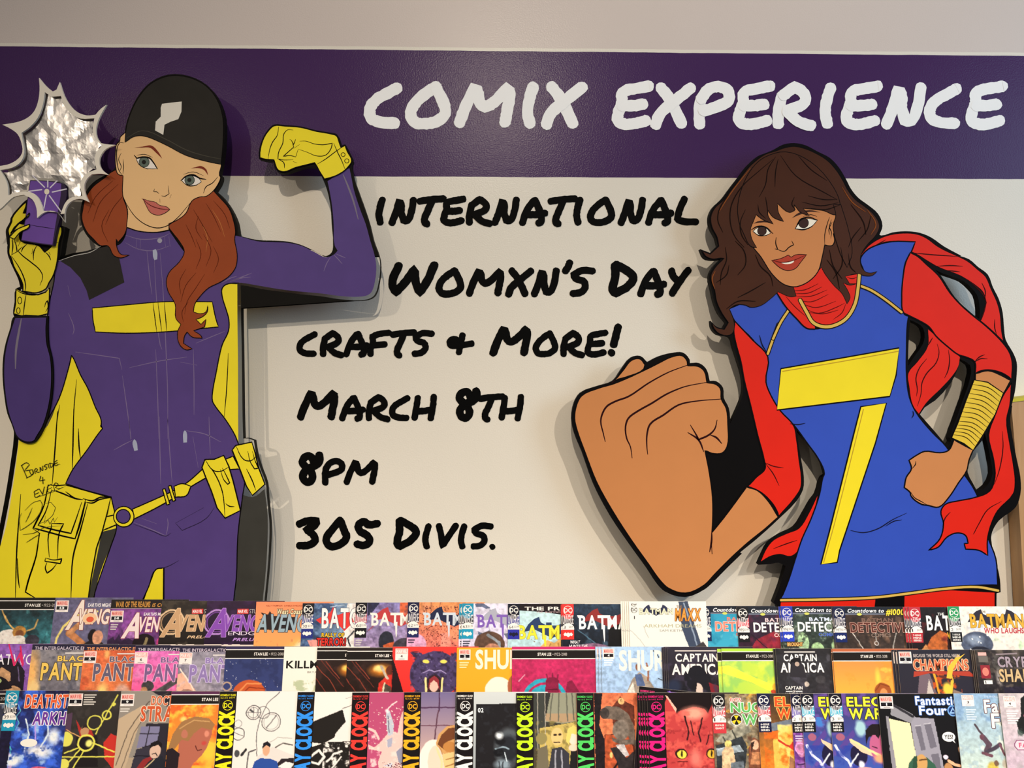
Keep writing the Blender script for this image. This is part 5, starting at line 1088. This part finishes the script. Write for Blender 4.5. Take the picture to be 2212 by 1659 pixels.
# ------------------------------------------------------------------ front tier
b(3, -160, 1492, 'dark comic book with a black band at the left edge of the front tier', [('g', '2c2836', '4a5a70'), ('n', '8a9ab0', .06, .56, .7)], [('banner', Sb(3, '2a2430', 100, 176, 1.1))])
b(3, 13.5, 1492, 'blue lightning comic book numbered 39 with an orange title and a teal corner strip',
  [('g', '1c1a3c', '2c48b0'), ('n', '3c66d8', .045, .45, .9), ('n', 'a8c8f8', .05, .58, .9, 20, 60, 196, 176), ('l', 'd8e8fc', 3, 50, 62, 60, 96, 54, 130), ('l', 'd8e8fc', 3, 96, 64, 100, 96, 84, 130), ('l', 'b89cf0', 3, 70, 60, 76, 120), ('e', 84, 132, 40, 20, 'f4f2f8', .7), ('e', 112, 100, 18, 24, 'eef4fc', .7), ('l', '4cb0c0', 3, 16, 108, 26, 128, 22, 150), ('l', 'a880c8', 7, 10, 118, 30, 154, 26, 176), ('e', 30, 150, 26, 18, 'e4ecf8', .5), ('n', '1c3c98', .09, .52, .9, 0, 120, 196, 176), ('l', '60b8d0', 1.5, 30, 30, 36, 44, 28, 56, 36, 70, 30, 84), ('p', '1a1630', 0, 84, 22, 84, 22, 176, 0, 176), ('e', 90, 172, 20, 8, 'd85c7c'), ('x', .3)],
  [('title', multi(T('DEATHSTROKE', 43, 8, 190, 38, 'dc5a2e', out='f2e6de', shear=.06), T('ARKHAM', 64, 46, 172, 74, '6a3494', out='f6f0f4', ow=1.5, shear=.08))), ('speech_bubble', Dc(62, 113, 18, 'f2ece0', ry=9)), ('logo_strip', D('1c86a4', '161a1e', '39', '3.99', '1c90b0', sc=1.14))])
b(3, 150, 1493, 'charcoal comic book numbered 8 with glowing yellow circles and lines',
  [('g', '302b29', '2a2624'), ('n', '3e3836', .05, .55, .7), ('p', '50384e', 0, 50, 12, 46, 12, 86, 0, 90), ('p', 'a82c28', 20, 60, 34, 100, 44, 106, 62, 96, 54, 80, 44, 96), ('p', '1c1618', 26, 100, 70, 96, 78, 164, 30, 164), ('e', 42, 86, 9, 12, 'bc8a64'), ('p', '2a2020', 33, 82, 40, 72, 50, 74, 52, 82, 42, 78), ('p', 'c03028', 84, 112, 98, 92, 116, 100, 116, 176, 90, 146), ('c', 61, 68, 15, 2.6, 'd8d056'), ('c', 85, 52, 9, 3, 'd8d056'), ('l', 'd8d056', 2.6, 104, 8, 66, 92), ('c', 48, 112, 17, 4, 'e0d858'), ('e', 54, 113, 10, 10, 'ece87c', .5), ('l', 'e0d858', 3, 62, 112, 110, 132), ('l', 'e0d858', 2.5, 34, 122, 4, 134), ('l', 'e0d858', 2.5, 0, 142, 112, 142), ('l', 'e0d858', 2.5, 44, 130, 24, 170), ('l', 'e0d858', 2.5, 36, 126, 12, 158), ('l', 'd8a060', 2, 4, 84, 34, 100), ('e', 4, 104, 15, 16, 'dcd45c'), ('e', 4, 158, 13, 12, 'dcd45c'), ('e', 98, 28, 5, 4, 'd8d056')],
  [('issue_box', M(1, 5, '8', sc=1.08)), ('credits', credits(33, 7, 26, 'c8c0b8', 5))])
b(3, 262, 1493, 'grey-tan comic book numbered 9 with curly orange-red title and a caped man',
  [('g', '8a8078', 'b09a80'), ('p', '24202a', 44, 0, 196, 0, 196, 176, 46, 176, 52, 120, 46, 70), ('e', 40, 70, 70, 74, '8e857c', .0), ('p', 'bca488', 0, 60, 50, 30, 46, 70, 22, 176, -4, 176), ('l', '4c4038', 1.5, 4, 160, 24, 84, 60, 24, 100, 4), ('l', '4c4038', 1.2, 16, 170, 36, 90, 62, 40), ('p', '2a2630', 60, 70, 110, 70, 110, 176, 52, 176), ('p', '7c7898', 50, 76, 90, 76, 86, 112, 44, 124), ('l', '2a2630', 2, 68, 74, 62, 124), ('l', '2a2630', 2, 48, 92, 90, 92), ('p', '34303c', 44, 126, 90, 114, 90, 176, 34, 176), ('l', '1c1822', 2, 40, 140, 90, 140), ('p', '8c2a2c', 42, 176, 60, 148, 76, 140, 84, 160, 70, 176), ('e', 84, 130, 12, 16, 'd4b09c'), ('p', '1a1518', 71, 126, 74, 112, 88, 106, 98, 114, 97, 124, 90, 116, 78, 120), ('l', '1a1518', 1.6, 78, 136, 86, 134, 90, 140), ('p', '20222c', 56, 176, 74, 150, 100, 140, 112, 160, 112, 176), ('l', 'd8c090', 2, 60, 172, 84, 148)],
  [('title', multi(T('DOCTOR', 66, 10, 136, 31, 'c86440', out='f0d8c4', ow=.9), T('STRANGE', 46, 32, 168, 66, 'c8542e', out='f0d8c4', ow=1.1))), ('issue_box', M(1, 6, '9', sc=1.05)), ('credits', credits(2, 37, 20, 'd8d0c8', 2))])
b(3, 371, 1493.5, 'fiery orange comic book with a black band and a grinning fair-haired man in profile',
  [('g', 'e8702c', 'f0a838'), ('n', 'f8cc48', .045, .5, .9), ('n', 'd84c24', .05, .58, .8), ('e', 30, 60, 10, 8, 'f8dc78', .6), ('e', 90, 130, 30, 40, 'f4cc44', .7), ('p', 'b06450', 20, 176, 26, 100, 60, 74, 94, 80, 92, 96, 84, 124, 74, 140, 60, 154, 48, 176), ('p', '9c7046', 2, 128, 10, 92, 26, 66, 54, 54, 84, 58, 98, 72, 92, 84, 70, 78, 54, 92, 44, 108, 30, 104, 16, 126), ('l', 'c89a64', 2, 24, 80, 54, 62, 86, 66), ('e', 35, 92, 7, 9, 'b8705a'), ('l', '5a2420', 2, 60, 118, 66, 128, 74, 126), ('e', 82, 92, 6, 8, 'd88870', .4), ('e', 78, 112, 7, 6, 'c04840', .5), ('p', '241a20', 0, 176, 0, 126, 12, 122, 28, 134, 26, 176)],
  [('banner', Sb(3, '54264a', 66, 140, 1.08))])
LINE = '4a4a4c'
b(3, 475, 1493.5, 'white line-drawn comic book with a bright yellow vertical title strip',
  [('g', 'f6ece6', 'f2e8e0'), ('c', 75, 46, 15, 1.6, LINE), ('c', 75, 46, 11, 1.2, '8a8a8a'), ('l', LINE, 1, 62, 46, 90, 46), ('l', LINE, 1, 75, 34, 75, 60), ('l', LINE, 4, 68, 40, 73, 44), ('c', 96, 46, 13, 1.3, '6a6a6a'), ('c', 114, 66, 20, 1.4, LINE), ('c', 114, 66, 16, 1, '9a9a9a'), ('l', '6a6a6a', 2, 104, 80, 124, 52), ('c', 46, 92, 13, 1.4, LINE), ('l', LINE, 1, 36, 88, 56, 96), ('c', 44, 70, 8, 1.2, '8a8a8a'), ('l', '5a5a5c', 1.5, 128, 2, 104, 26, 90, 60, 84, 90, 88, 140), ('l', '9a9690', 1, 110, 112, 130, 100, 160, 102), ('l', '5a5652', 2.5, 126, 122, 142, 112, 162, 116), ('p', 'dad2cc', 86, 176, 90, 140, 120, 120, 168, 140, 168, 176), ('l', LINE, 2.5, 68, 176, 70, 132, 84, 126), ('p', '2a2226', 116, 176, 140, 146, 168, 144, 168, 176), ('p', 'f2ece8', 132, 164, 150, 152, 168, 156, 160, 170), ('p', '2a4c98', 78, 176, 84, 152, 96, 144, 118, 146, 132, 152, 138, 176), ('e', 107, 126, 8, 13, 'd8a482'), ('p', '1c1a22', 98, 124, 100, 112, 108, 108, 116, 114, 115, 122, 108, 116), ('e', 46, 134, 6, 8, '4a4a4c'), ('l', '2a2a2c', 5, 56, 138, 64, 126)],
  [('spine_strip', Kc('f6ec1e'))])
b(3, 643, 1495, 'white line-drawn comic book with a sky-blue vertical title strip and a black slab',
  [('g', 'f6ece6', 'f2e8e0'), ('p', '1e1a18', 30, 66, 98, 38, 106, 64, 84, 92, 84, 98, 60, 112, 30, 108), ('l', '5a5652', 1.2, 98, 36, 118, 28), ('l', '9a9690', 1, 104, 14, 118, 10), ('p', 'e4dcd6', 84, 92, 104, 66, 118, 80, 118, 106, 90, 102), ('p', '1e1a18', 30, 120, 70, 108, 118, 106, 118, 176, 30, 176), ('l', 'ece4de', 5, 34, 140, 52, 126, 64, 140, 52, 156, 36, 150), ('l', 'ece4de', 4, 70, 150, 84, 134, 100, 128), ('n', 'e8e0da', .12, .5, 1, 60, 108, 120, 176), ('l', '1e1a18', 1.6, 60, 118, 96, 126), ('l', 'e8e0da', 3, 80, 166, 100, 140)],
  [('spine_strip', Kc('3292f2'))])
b(3, 761, 1496, 'mauve comic book with a red vertical title strip and a pink splash',
  [('g', 'b0486e', 'b84c72'), ('p', 'eabcb4', 38, 112, 52, 118, 62, 110, 78, 90, 90, 84, 100, 88, 104, 60, 108, 44, 112, 40, 112, 176, 66, 176, 60, 150, 68, 128, 40, 122), ('n', 'f4dcd4', .1, .5, .8, 44, 84, 112, 160), ('p', 'b8bcc8', 74, 44, 82, 40, 92, 70, 90, 92, 80, 94, 76, 70), ('l', '6a6c7c', 2, 78, 50, 82, 86), ('l', 'f0dcd8', 2, 78, 36, 86, 26, 96, 20), ('p', 'a4a4b8', 78, 102, 90, 96, 88, 116, 80, 120), ('p', '8a8aa0', 98, 128, 112, 116, 112, 160, 104, 150), ('p', 'c8c8d4', 70, 158, 90, 152, 92, 162), ('e', 76, 40, 6, 6, 'fdf4f2', .7), ('s', 'f0d0c8', 60, 1.5, 36, 20, 112, 110), ('s', '5a1838', 60, 1.6, 70, 150, 112, 176), ('l', 'e8c0b8', 5, 38, 78, 52, 84, 60, 100)],
  [('spine_strip', Kc('ee3c34'))])
b(3, 873, 1495.5, 'dusky violet comic book with an orange vertical title strip and pancakes',
  [('g', '70648c', 'dcb49c'), ('l', '4a2c4a', 2.5, 76, 0, 76, 40), ('l', '4a2c4a', 2.5, 38, 33, 112, 33), ('l', '6a4454', 2.2, 38, 72, 112, 72), ('l', '5a3848', 2.5, 74, 40, 66, 112), ('e', 66, 146, 30, 44, 'f0e4d8'), ('e', 72, 150, 18, 36, 'dcc8b4'), ('p', 'c8965c', 70, 112, 76, 90, 92, 74, 112, 70, 112, 130, 90, 136), ('p', '6a3c22', 74, 112, 82, 92, 96, 78, 112, 76, 112, 100, 96, 106, 88, 124), ('e', 100, 118, 14, 12, 'b87c40'), ('l', 'e8cc98', 4, 72, 120, 84, 150, 82, 176), ('l', 'b07c48', 2, 78, 118, 92, 150, 90, 176), ('p', 'dcbc80', 84, 134, 112, 128, 112, 176, 92, 176), ('l', 'a06c38', 2, 92, 146, 112, 140), ('l', 'a06c38', 2, 92, 160, 112, 154)],
  [('spine_strip', Kc('f6b022'))])
b(3, 986.5, 1495, 'grey x-ray comic book with a white vertical title strip',
  [('g', 'c4c8c8', '9aa0a4'), ('p', '1c1a1d', 42, 26, 196, 24, 196, 176, 42, 176), ('e', 112, 120, 34, 48, '9cacb4', .55), ('e', 112, 122, 28, 40, '22242a', .4), ('e', 94, 104, 14, 12, '16161a', .3), ('e', 92, 94, 11, 11, 'f2f8fa', .7), ('e', 90, 130, 13, 11, '121216', .3), ('l', '8a9ca8', 3, 84, 122, 100, 118, 112, 122), ('e', 100, 156, 24, 14, '8898a4', .6), ('l', '2a2c32', 2, 92, 150, 92, 170), ('l', '2a2c32', 2, 100, 150, 100, 170), ('n', '2c2e34', .1, .55, .5, 44, 30, 196, 176), ('l', 'd0dce4', 2, 104, 130, 108, 150)],
  [('spine_strip', Kc('f2ece6')), ('film_mark', T('02', 46, 34, 58, 44, 'eef2f2'))], copies=1, dx=-2.5, copy_label='grey x-ray comic book')
b(3, 1115, 1497, 'olive puppet-theatre comic book with a yellow-green vertical title strip',
  [('g', '2c2c2c', '4a4230'), ('p', '3a3c38', 38, 0, 60, 0, 62, 120, 38, 120), ('p', '8c8c78', 74, 0, 130, 0, 130, 62, 100, 66, 62, 62), ('p', 'a88c6c', 64, 44, 130, 44, 130, 60, 100, 64, 62, 60), ('l', '5c5c50', 2.5, 78, 0, 72, 58), ('l', '5c5c50', 2.5, 92, 0, 90, 60), ('l', '5c5c50', 2.5, 108, 0, 110, 60), ('l', '5c5c50', 2.5, 120, 0, 124, 58), ('p', 'c0a85c', 50, 76, 130, 62, 130, 160, 50, 160), ('n', '7a6c3c', .1, .5, .8, 40, 60, 130, 176), ('l', 'b8b0a0', 1.2, 46, 0, 46, 150), ('l', 'b8b0a0', 1.2, 62, 0, 62, 150), ('e', 54, 98, 12, 13, '8c8050'), ('p', '6c6450', 42, 176, 46, 120, 66, 112, 70, 176), ('e', 87, 94, 13, 19, 'dcb878'), ('l', '2a2018', 2, 80, 106, 92, 106), ('e', 83, 90, 3.5, 2.5, '2a2018'), ('e', 93, 90, 3.5, 2.5, '2a2018'), ('p', '34343c', 66, 176, 76, 120, 96, 116, 112, 130, 114, 176), ('l', '9a9aa4', 3, 84, 124, 82, 170), ('l', '9a9aa4', 3, 96, 124, 98, 170), ('e', 122, 96, 11, 16, 'f0d4c0'), ('p', 'd8c468', 106, 104, 110, 78, 122, 70, 134, 78, 132, 90, 118, 88, 112, 112), ('p', '1c1a1c', 112, 176, 116, 124, 134, 120, 134, 176), ('e', 122, 118, 10, 8, 'e8c8b0')],
  [('spine_strip', Kc('bcea22'))])
b(3, 1245, 1497, 'orange dusk comic book with a green vertical title strip and a hatted man',
  [('g', 'd8704c', 'e88858'), ('p', '1c161a', 38, 0, 56, 0, 48, 70, 62, 110, 60, 176, 38, 176), ('p', '5c2c20', 76, 30, 88, 16, 94, 6, 100, 16, 124, 28, 122, 176, 60, 176, 58, 90, 78, 88), ('p', 'a84c2c', 60, 90, 112, 90, 130, 176, 58, 176), ('e', 96, 18, 7, 7, 'e8b878'), ('l', '4a2418', 1.4, 96, 18, 96, 13), ('p', '675a50', 52, 36, 64, 28, 90, 30, 110, 44, 122, 70, 126, 120, 112, 100, 96, 60, 72, 56, 56, 56), ('e', 60, 44, 10, 12, '3c3432'), ('e', 94, 80, 18, 22, '74685e'), ('p', '645850', 74, 96, 94, 102, 124, 98, 126, 110, 96, 112, 76, 104), ('p', 'b8b0b0', 82, 112, 100, 110, 110, 134, 98, 138), ('p', '2c2628', 70, 118, 84, 116, 104, 140, 126, 120, 130, 176, 90, 176, 84, 150), ('e', 72, 134, 3, 6, 'f0c878'), ('l', '1c1414', 4, 68, 176, 84, 152), ('x', .35)],
  [('spine_strip', Kc('4ec65c'))])
b(3, 1381, 1482.5, 'tilted black comic book with a violet streak sticking up behind the pink-lettered stack',
  [('g', '100a0e', '181018'), ('p', '6a3ca8', 60, 4, 130, 10, 130, 16, 74, 12), ('l', '8a5cc8', 2, 66, 4, 72, 14)], [('lettering', T('DOOMSDAY CLOCK', 3, 7, 34, 11, 'e83a80'))], roll=0.10)
b(3, 1397.5, 1496.5, 'red furry cat-face comic book with a hot pink vertical title strip',
  [('g', '140a0c', '1c0c0e'), ('p', 'b83c3c', 36, 24, 42, 10, 62, 44, 70, 38, 100, 30, 120, 34, 128, 44, 140, 20, 142, 176, 36, 176), ('p', 'eab09c', 38, 4, 44, 8, 62, 34, 60, 42), ('e', 98, 44, 36, 20, 'f0a088', .7), ('n', 'd85c50', .09, .48, .7, 36, 40, 142, 176), ('n', '8a2428', .12, .58, .7, 36, 60, 142, 176), ('l', '2a0c10', 3, 78, 50, 86, 84, 82, 100), ('l', '2a0c10', 2, 90, 60, 96, 90), ('l', '2a0c10', 3, 116, 54, 106, 88, 110, 104), ('l', '2a0c10', 2, 128, 90, 122, 110), ('e', 68, 130, 13, 11, '2a0c10'), ('e', 69, 131, 10, 9, 'e8d04c'), ('e', 69, 130, 2, 7, '1c1208'), ('e', 132, 130, 12, 11, '2a0c10'), ('e', 132, 131, 9.5, 9, 'f0b83c'), ('e', 132, 130, 2, 7, '1c1208'), ('e', 98, 140, 18, 26, 'd87468', .7), ('l', '5a1418', 2, 60, 146, 80, 146)],
  [('spine_strip', Kc('f01c7c'))], copies=4, dx=-5.4, push=0.005, copy_label='cat-face comic book with the pink strip')
def series(F_strip, title1, title2, col, out):
    return [('title', multi(T('ELECTRIC', 37, 7, 190, 28, col, out=out, ow=1.3), T('WARRIORS', 40, 31, 192, 55, col, out=out, ow=1.3))), ('logo_strip', F_strip)]
MINI = ('6-ISSUE', 'MINI-', 'SERIES')
b(3, 1537, 1499, 'cluttered brown comic book with green stencil title and a yellow hazard sign',
  [('g', '8a7a60', '6a6050'), ('n', 'e8a838', .06, .5, .9, 26, 0, 110, 40), ('n', '5a3a2c', .08, .52, .8), ('p', 'a8a090', 30, 60, 50, 40, 80, 60, 60, 84), ('n', 'e0b040', .07, .46, .9, 68, 66, 110, 130), ('p', '8c8878', 2, 100, 20, 84, 76, 60, 80, 80, 30, 106), ('l', '3a3a34', 3, 20, 92, 28, 108), ('l', '3a3a34', 3, 40, 78, 48, 96), ('p', '2e3236', 4, 110, 60, 90, 70, 112, 60, 176, 4, 176), ('p', '98a4ac', 4, 116, 54, 108, 62, 122, 6, 132), ('p', 'd8b48c', 14, 176, 16, 124, 28, 104, 40, 116, 44, 150, 30, 160), ('e', 30, 106, 7, 8, 'dcc070'), ('p', '5c646c', 30, 176, 34, 146, 60, 142, 62, 176), ('p', '7c4a34', 70, 176, 72, 116, 84, 92, 98, 100, 106, 176), ('e', 86, 108, 8, 11, 'e0b090'), ('p', '2a1c1a', 78, 128, 78, 104, 86, 100, 80, 120), ('p', 'b87c54', 74, 150, 80, 124, 96, 124, 100, 150), ('x', .45)],
  [('title', multi(T("DC'S", 39, 9, 62, 16, 'c84a48', out='f0e4dc'), T('NUCLEAR', 39, 18, 182, 40, '5eac5c', out='f0efe8', ow=1.3), T('WINTER', 62, 43, 182, 66, '5eac5c', out='f0efe8', ow=1.3))),
   ('hazard_sign', multi(Dc(50, 55, 12, 'f0efe8'), Dc(50, 55, 10.8, '16120e'), Pg('f0c828', 50, 55, 45, 46, 55, 46), Pg('f0c828', 50, 55, 60, 58, 55, 65), Pg('f0c828', 50, 55, 40, 58, 45, 65))), ('logo_strip', D('17161a', 'c44a54', '1', '9.99', 'c43840', badge_txt=('80-PAGE', 'GIANT', '!!!!')[:2], sc=1.1))])
b(3, 1634.5, 1498, 'orange fiery comic book with red-orange block title and the number 1 on its strip',
  [('g', '2c2824', 'f08a2c'), ('p', '6c7480', 26, 64, 90, 50, 196, 56, 196, 70, 90, 66, 28, 80), ('p', 'f6bc54', 28, 100, 50, 72, 90, 64, 196, 66, 196, 176, 28, 176), ('n', 'e8641c', .06, .5, .9, 10, 80, 76, 176), ('n', 'f8dc78', .05, .52, .9, 40, 66, 196, 150), ('l', 'b83020', 4, 40, 100, 56, 110, 72, 116), ('p', 'c8352c', 60, 114, 72, 100, 76, 110, 74, 124), ('p', '9c6c4c', 56, 176, 62, 132, 70, 140, 74, 176), ('x', .2)],
  series(D('14183a', 'c04450', '1', '3.99', '14183a', badge_txt=MINI, sc=1.08), '', '', 'e44c20', 'f6c468'))
b(3, 1707, 1499, 'narrow visible strip of a purple comic book with the number 2 on its strip',
  [('g', '3c2458', '7c3c98'), ('n', 'a860b8', .06, .5, .8), ('e', 16, 114, 12, 20, 'c07ca8'), ('c', 14, 116, 11, 2, 'e0a0d8'), ('e', 16, 160, 14, 16, '8c5ca0'), ('l', '2a1840', 2, 6, 150, 24, 148), ('x', .35)],
  [('title', multi(T('ELECTRIC', 37, 7, 190, 28, 'c8a0e0'), T('WARRIORS', 40, 31, 192, 55, 'c8a0e0'))), ('logo_strip', D('14142c', '5648a4', '2', '3.99', '121216', badge_txt=MINI, sc=1.08)), ('credits', credits(4, 88, 18, 'c8b8d8'))])
EW = [('g', '3c3464', '3c58b0'), ('n', '6a4a98', .05, .5, .8), ('n', '3c7cc8', .05, .56, .9, 26, 50, 70, 110), ('e', 62, 74, 14, 22, 'a0c4cc', .4), ('p', '54408c', 14, 112, 46, 76, 50, 88, 22, 120), ('e', 18, 92, 9, 8, 'a05c74'), ('l', 'f4f0fc', 5, 6, 110, 16, 130, 30, 142, 40, 166), ('n', '2c3c98', .07, .52, .8, 6, 110, 60, 176), ('e', 54, 130, 18, 24, '1c1838'), ('l', 'f0f4fc', 3, 36, 150, 52, 128), ('p', 'f6cca8', 36, 96, 66, 112, 96, 128, 100, 140, 60, 124, 38, 104), ('e', 58, 150, 8, 10, 'f4f4fc', .5), ('e', 56, 172, 20, 10, 'e89a88')]
b(3, 1729, 1498, 'blue-violet comic book numbered 3 with yellow title, mostly hidden by its twin', EW, series(D('121220', '3aa8c4', '3', '3.99', '121216', badge_txt=MINI, sc=1.08), '', '', 'e6e63c', '1c2010'))
b(3, 1789.5, 1498, 'blue-violet comic book numbered 3 with yellow title and a crew-cut pink face',
  EW + [('p', '1c1418', 70, 112, 72, 78, 84, 66, 108, 64, 120, 84, 116, 90, 78, 92), ('e', 98, 112, 20, 30, 'b85c84'), ('p', '1c1418', 76, 96, 80, 72, 100, 66, 118, 74, 118, 86, 104, 86, 98, 96, 92, 88, 82, 88), ('l', '4a1c34', 2, 84, 112, 94, 116), ('l', 'f0d898', 5, 40, 98, 80, 122, 116, 142), ('e', 98, 138, 16, 12, 'e8a078', .5), ('e', 64, 170, 26, 14, 'e8a494')], series(D('121220', '3aa8c4', '3', '3.99', '121216', badge_txt=MINI, sc=1.08), '', '', 'e6e63c', '1c2010'))
b(3, 1894.5, 1499, 'black comic book numbered 1 with a grey open door and a speech bubble',
  [('g', '0e0d10', '121014'), ('p', 'e6dcac', 20, 52, 64, 62, 70, 130, 76, 176, 26, 176), ('p', '8c8890', 14, 46, 20, 48, 28, 176, 18, 176), ('p', '8c8a90', 30, 20, 70, 42, 78, 50, 66, 62, 24, 44), ('l', '2c2a30', 5, 32, 24, 72, 48), ('p', '96929e', 66, 62, 74, 50, 116, 52, 128, 176, 78, 176, 70, 130), ('p', '6c6874', 74, 68, 86, 66, 92, 118, 82, 120), ('p', '6c6874', 94, 64, 108, 62, 116, 112, 102, 116), ('p', '6c6874', 102, 128, 118, 126, 122, 176, 108, 176), ('l', 'c8c4cc', 1.4, 74, 68, 86, 66), ('l', 'c8c4cc', 1.4, 94, 64, 108, 62), ('p', '355c48', 46, 176, 54, 146, 66, 132, 92, 134, 108, 150, 116, 176), ('e', 80, 146, 13, 18, 'c8985c'), ('l', '5a3c20', 2.4, 76, 140, 92, 138), ('p', '2a4a38', 60, 160, 64, 134, 72, 130, 70, 160), ('e', 170, 118, 9, 13, 'eab088'), ('p', 'd89a50', 166, 110, 172, 104, 182, 110, 184, 130, 178, 122), ('p', 'f0e8e4', 166, 160, 176, 144, 190, 138, 196, 176, 160, 176), ('l', 'eab088', 6, 172, 156, 150, 150, 138, 142), ('e', 132, 134, 5, 5, 'f0d8e8'), ('e', 136, 158, 9, 12, 'b88454')],
  [('title', multi(T('Fantastic', 80, 5, 170, 24, 'f2f4fa', out='2c5ca8', ow=1.2), T('Four', 86, 25, 145, 45, 'f2f4fa', out='2c5ca8', ow=1.2))), ('emblem', multi(Dc(158, 36, 12, '6c9cd4'), Dc(158, 36, 9, '16306a'), Pg('8cb4e4', 158, 28, 166, 42, 150, 42), Pg('16306a', 158, 33, 161.5, 39, 154.5, 39))),
   ('speech_bubble', multi(Dc(143, 91, 14, 'f6f2ee', ry=10.5), Pg('f6f2ee', 148, 98, 156, 105, 152, 94), T('YES!', 134, 86.5, 152, 95.5, '1c181a', shear=.1))), ('issue_box', M(4, 5, '1', sc=1.04))])
b(3, 2059.5, 1498, 'powder-blue comic book numbered 3 with cream lettering and a small leaping figure',
  [('g', '8cabc8', 'c4d0c0'), ('n', '7494b8', .05, .52, .8), ('n', 'd8e0cc', .05, .56, .8, 0, 60, 196, 176), ('l', '4c4048', 4, 38, 66, 46, 80, 60, 96), ('l', '584450', 11, 52, 92, 64, 108, 56, 122), ('e', 50, 92, 5, 6, '6a4450'), ('l', '463c48', 8, 56, 124, 74, 116, 86, 108), ('l', '6a4450', 5, 86, 108, 94, 130), ('l', '6a4450', 6, 48, 126, 66, 132), ('e', 66, 160, 14, 18, 'c8b050', .3), ('e', 74, 148, 5, 6, '7a5c48'), ('e', 92, 150, 7, 12, 'b8b0a0', .4), ('x', .15)],
  [('title', multi(T('Fantastic', 62, 13, 190, 42, 'f2e6e0', out='54303c', ow=1.3), T('Four', 74, 42, 158, 74, 'f2e6e0', out='54303c', ow=1.3), T('THE WORLD', 64, 5, 96, 9, 'd0dce8', bold=0))), ('issue_box', M(16, 3, '3', sc=.95, dark=False)), ('credits', credits(22, 33, 22, 'c8d4e0', 5))])
b(3, 2156.5, 1498, 'pale grey comic book numbered 4 with dark green smoke',
  [('g', 'c8bcbc', 'c0a8b8'), ('n', 'b0a4a8', .05, .52, .7), ('p', '1e1e1e', 46, 10, 60, 0, 120, 0, 120, 92, 50, 90, 34, 80, 30, 60, 42, 48), ('n', '3c4c44', .07, .5, .8, 30, 50, 120, 92), ('e', 54, 48, 6, 5, 'e07890'), ('x', .15)],
  [('sign', multi(Pg('8c5a78', 20, 106, 26, 98, 120, 98, 120, 120, 26, 120, 20, 112), Pg('f0ccd4', 22, 107, 27, 100, 120, 100, 120, 118, 27, 118, 22, 111), T('FANTASTIC', 30, 104, 110, 114, 'c8486c'))), ('issue_box', M(9, 6, '4', sc=.95, dark=False)), ('credits', credits(12, 36, 26, 'e4dcdc', 6))])

# ------------------------------------------------------------------ the stepped rack the comics stand in
rk = empty('display_rack', (0, -0.30, 0), 'black stepped magazine rack carrying the three tiers of comic books', 'rack')
RK = paint('2a2624', 'rack_laminate', 0.5, 0.1)
for r in (1, 2, 3):
    R = ROWS[r]; H = R['H'] * R['s']
    zt = CAM_Z + (CY - {1: 1303, 2: 1399, 3: 1497}[r]) * R['s'];
    back = 0.030; yb = R['y'] + back; zb = zt - H * COS - 0.006; yl = yb - (H + .004) * SIN
    # slanted back panel
    zt2 = zt - 0.035; yt2 = yb - 0.035 * SIN / COS
    V = [(-1.7, yt2, zt2), (1.7, yt2, zt2), (1.7, yl, zb), (-1.7, yl, zb)]
    V = [Vector(v) - rk.location for v in V]; V += [v + Vector((0, 0.006, 0)) for v in V]
    mesh_obj('back_panel', V, [(0, 3, 2, 1), (4, 5, 6, 7), (0, 1, 5, 4), (1, 2, 6, 5), (2, 3, 7, 6), (3, 0, 4, 7)], RK, rk)
    V, Fc = box_vf(-1.7, yl - 0.10 + .3, zb - 0.012, 1.7, yl + 0.006 + .3, zb)
    mesh_obj('ledge', V, Fc, RK, rk)
V, Fc = box_vf(-1.68, -0.56 + .3, 0, 1.68, -0.12 + .3, CAM_Z - 1.02)
mesh_obj('base_cabinet', V, Fc, RK, rk)
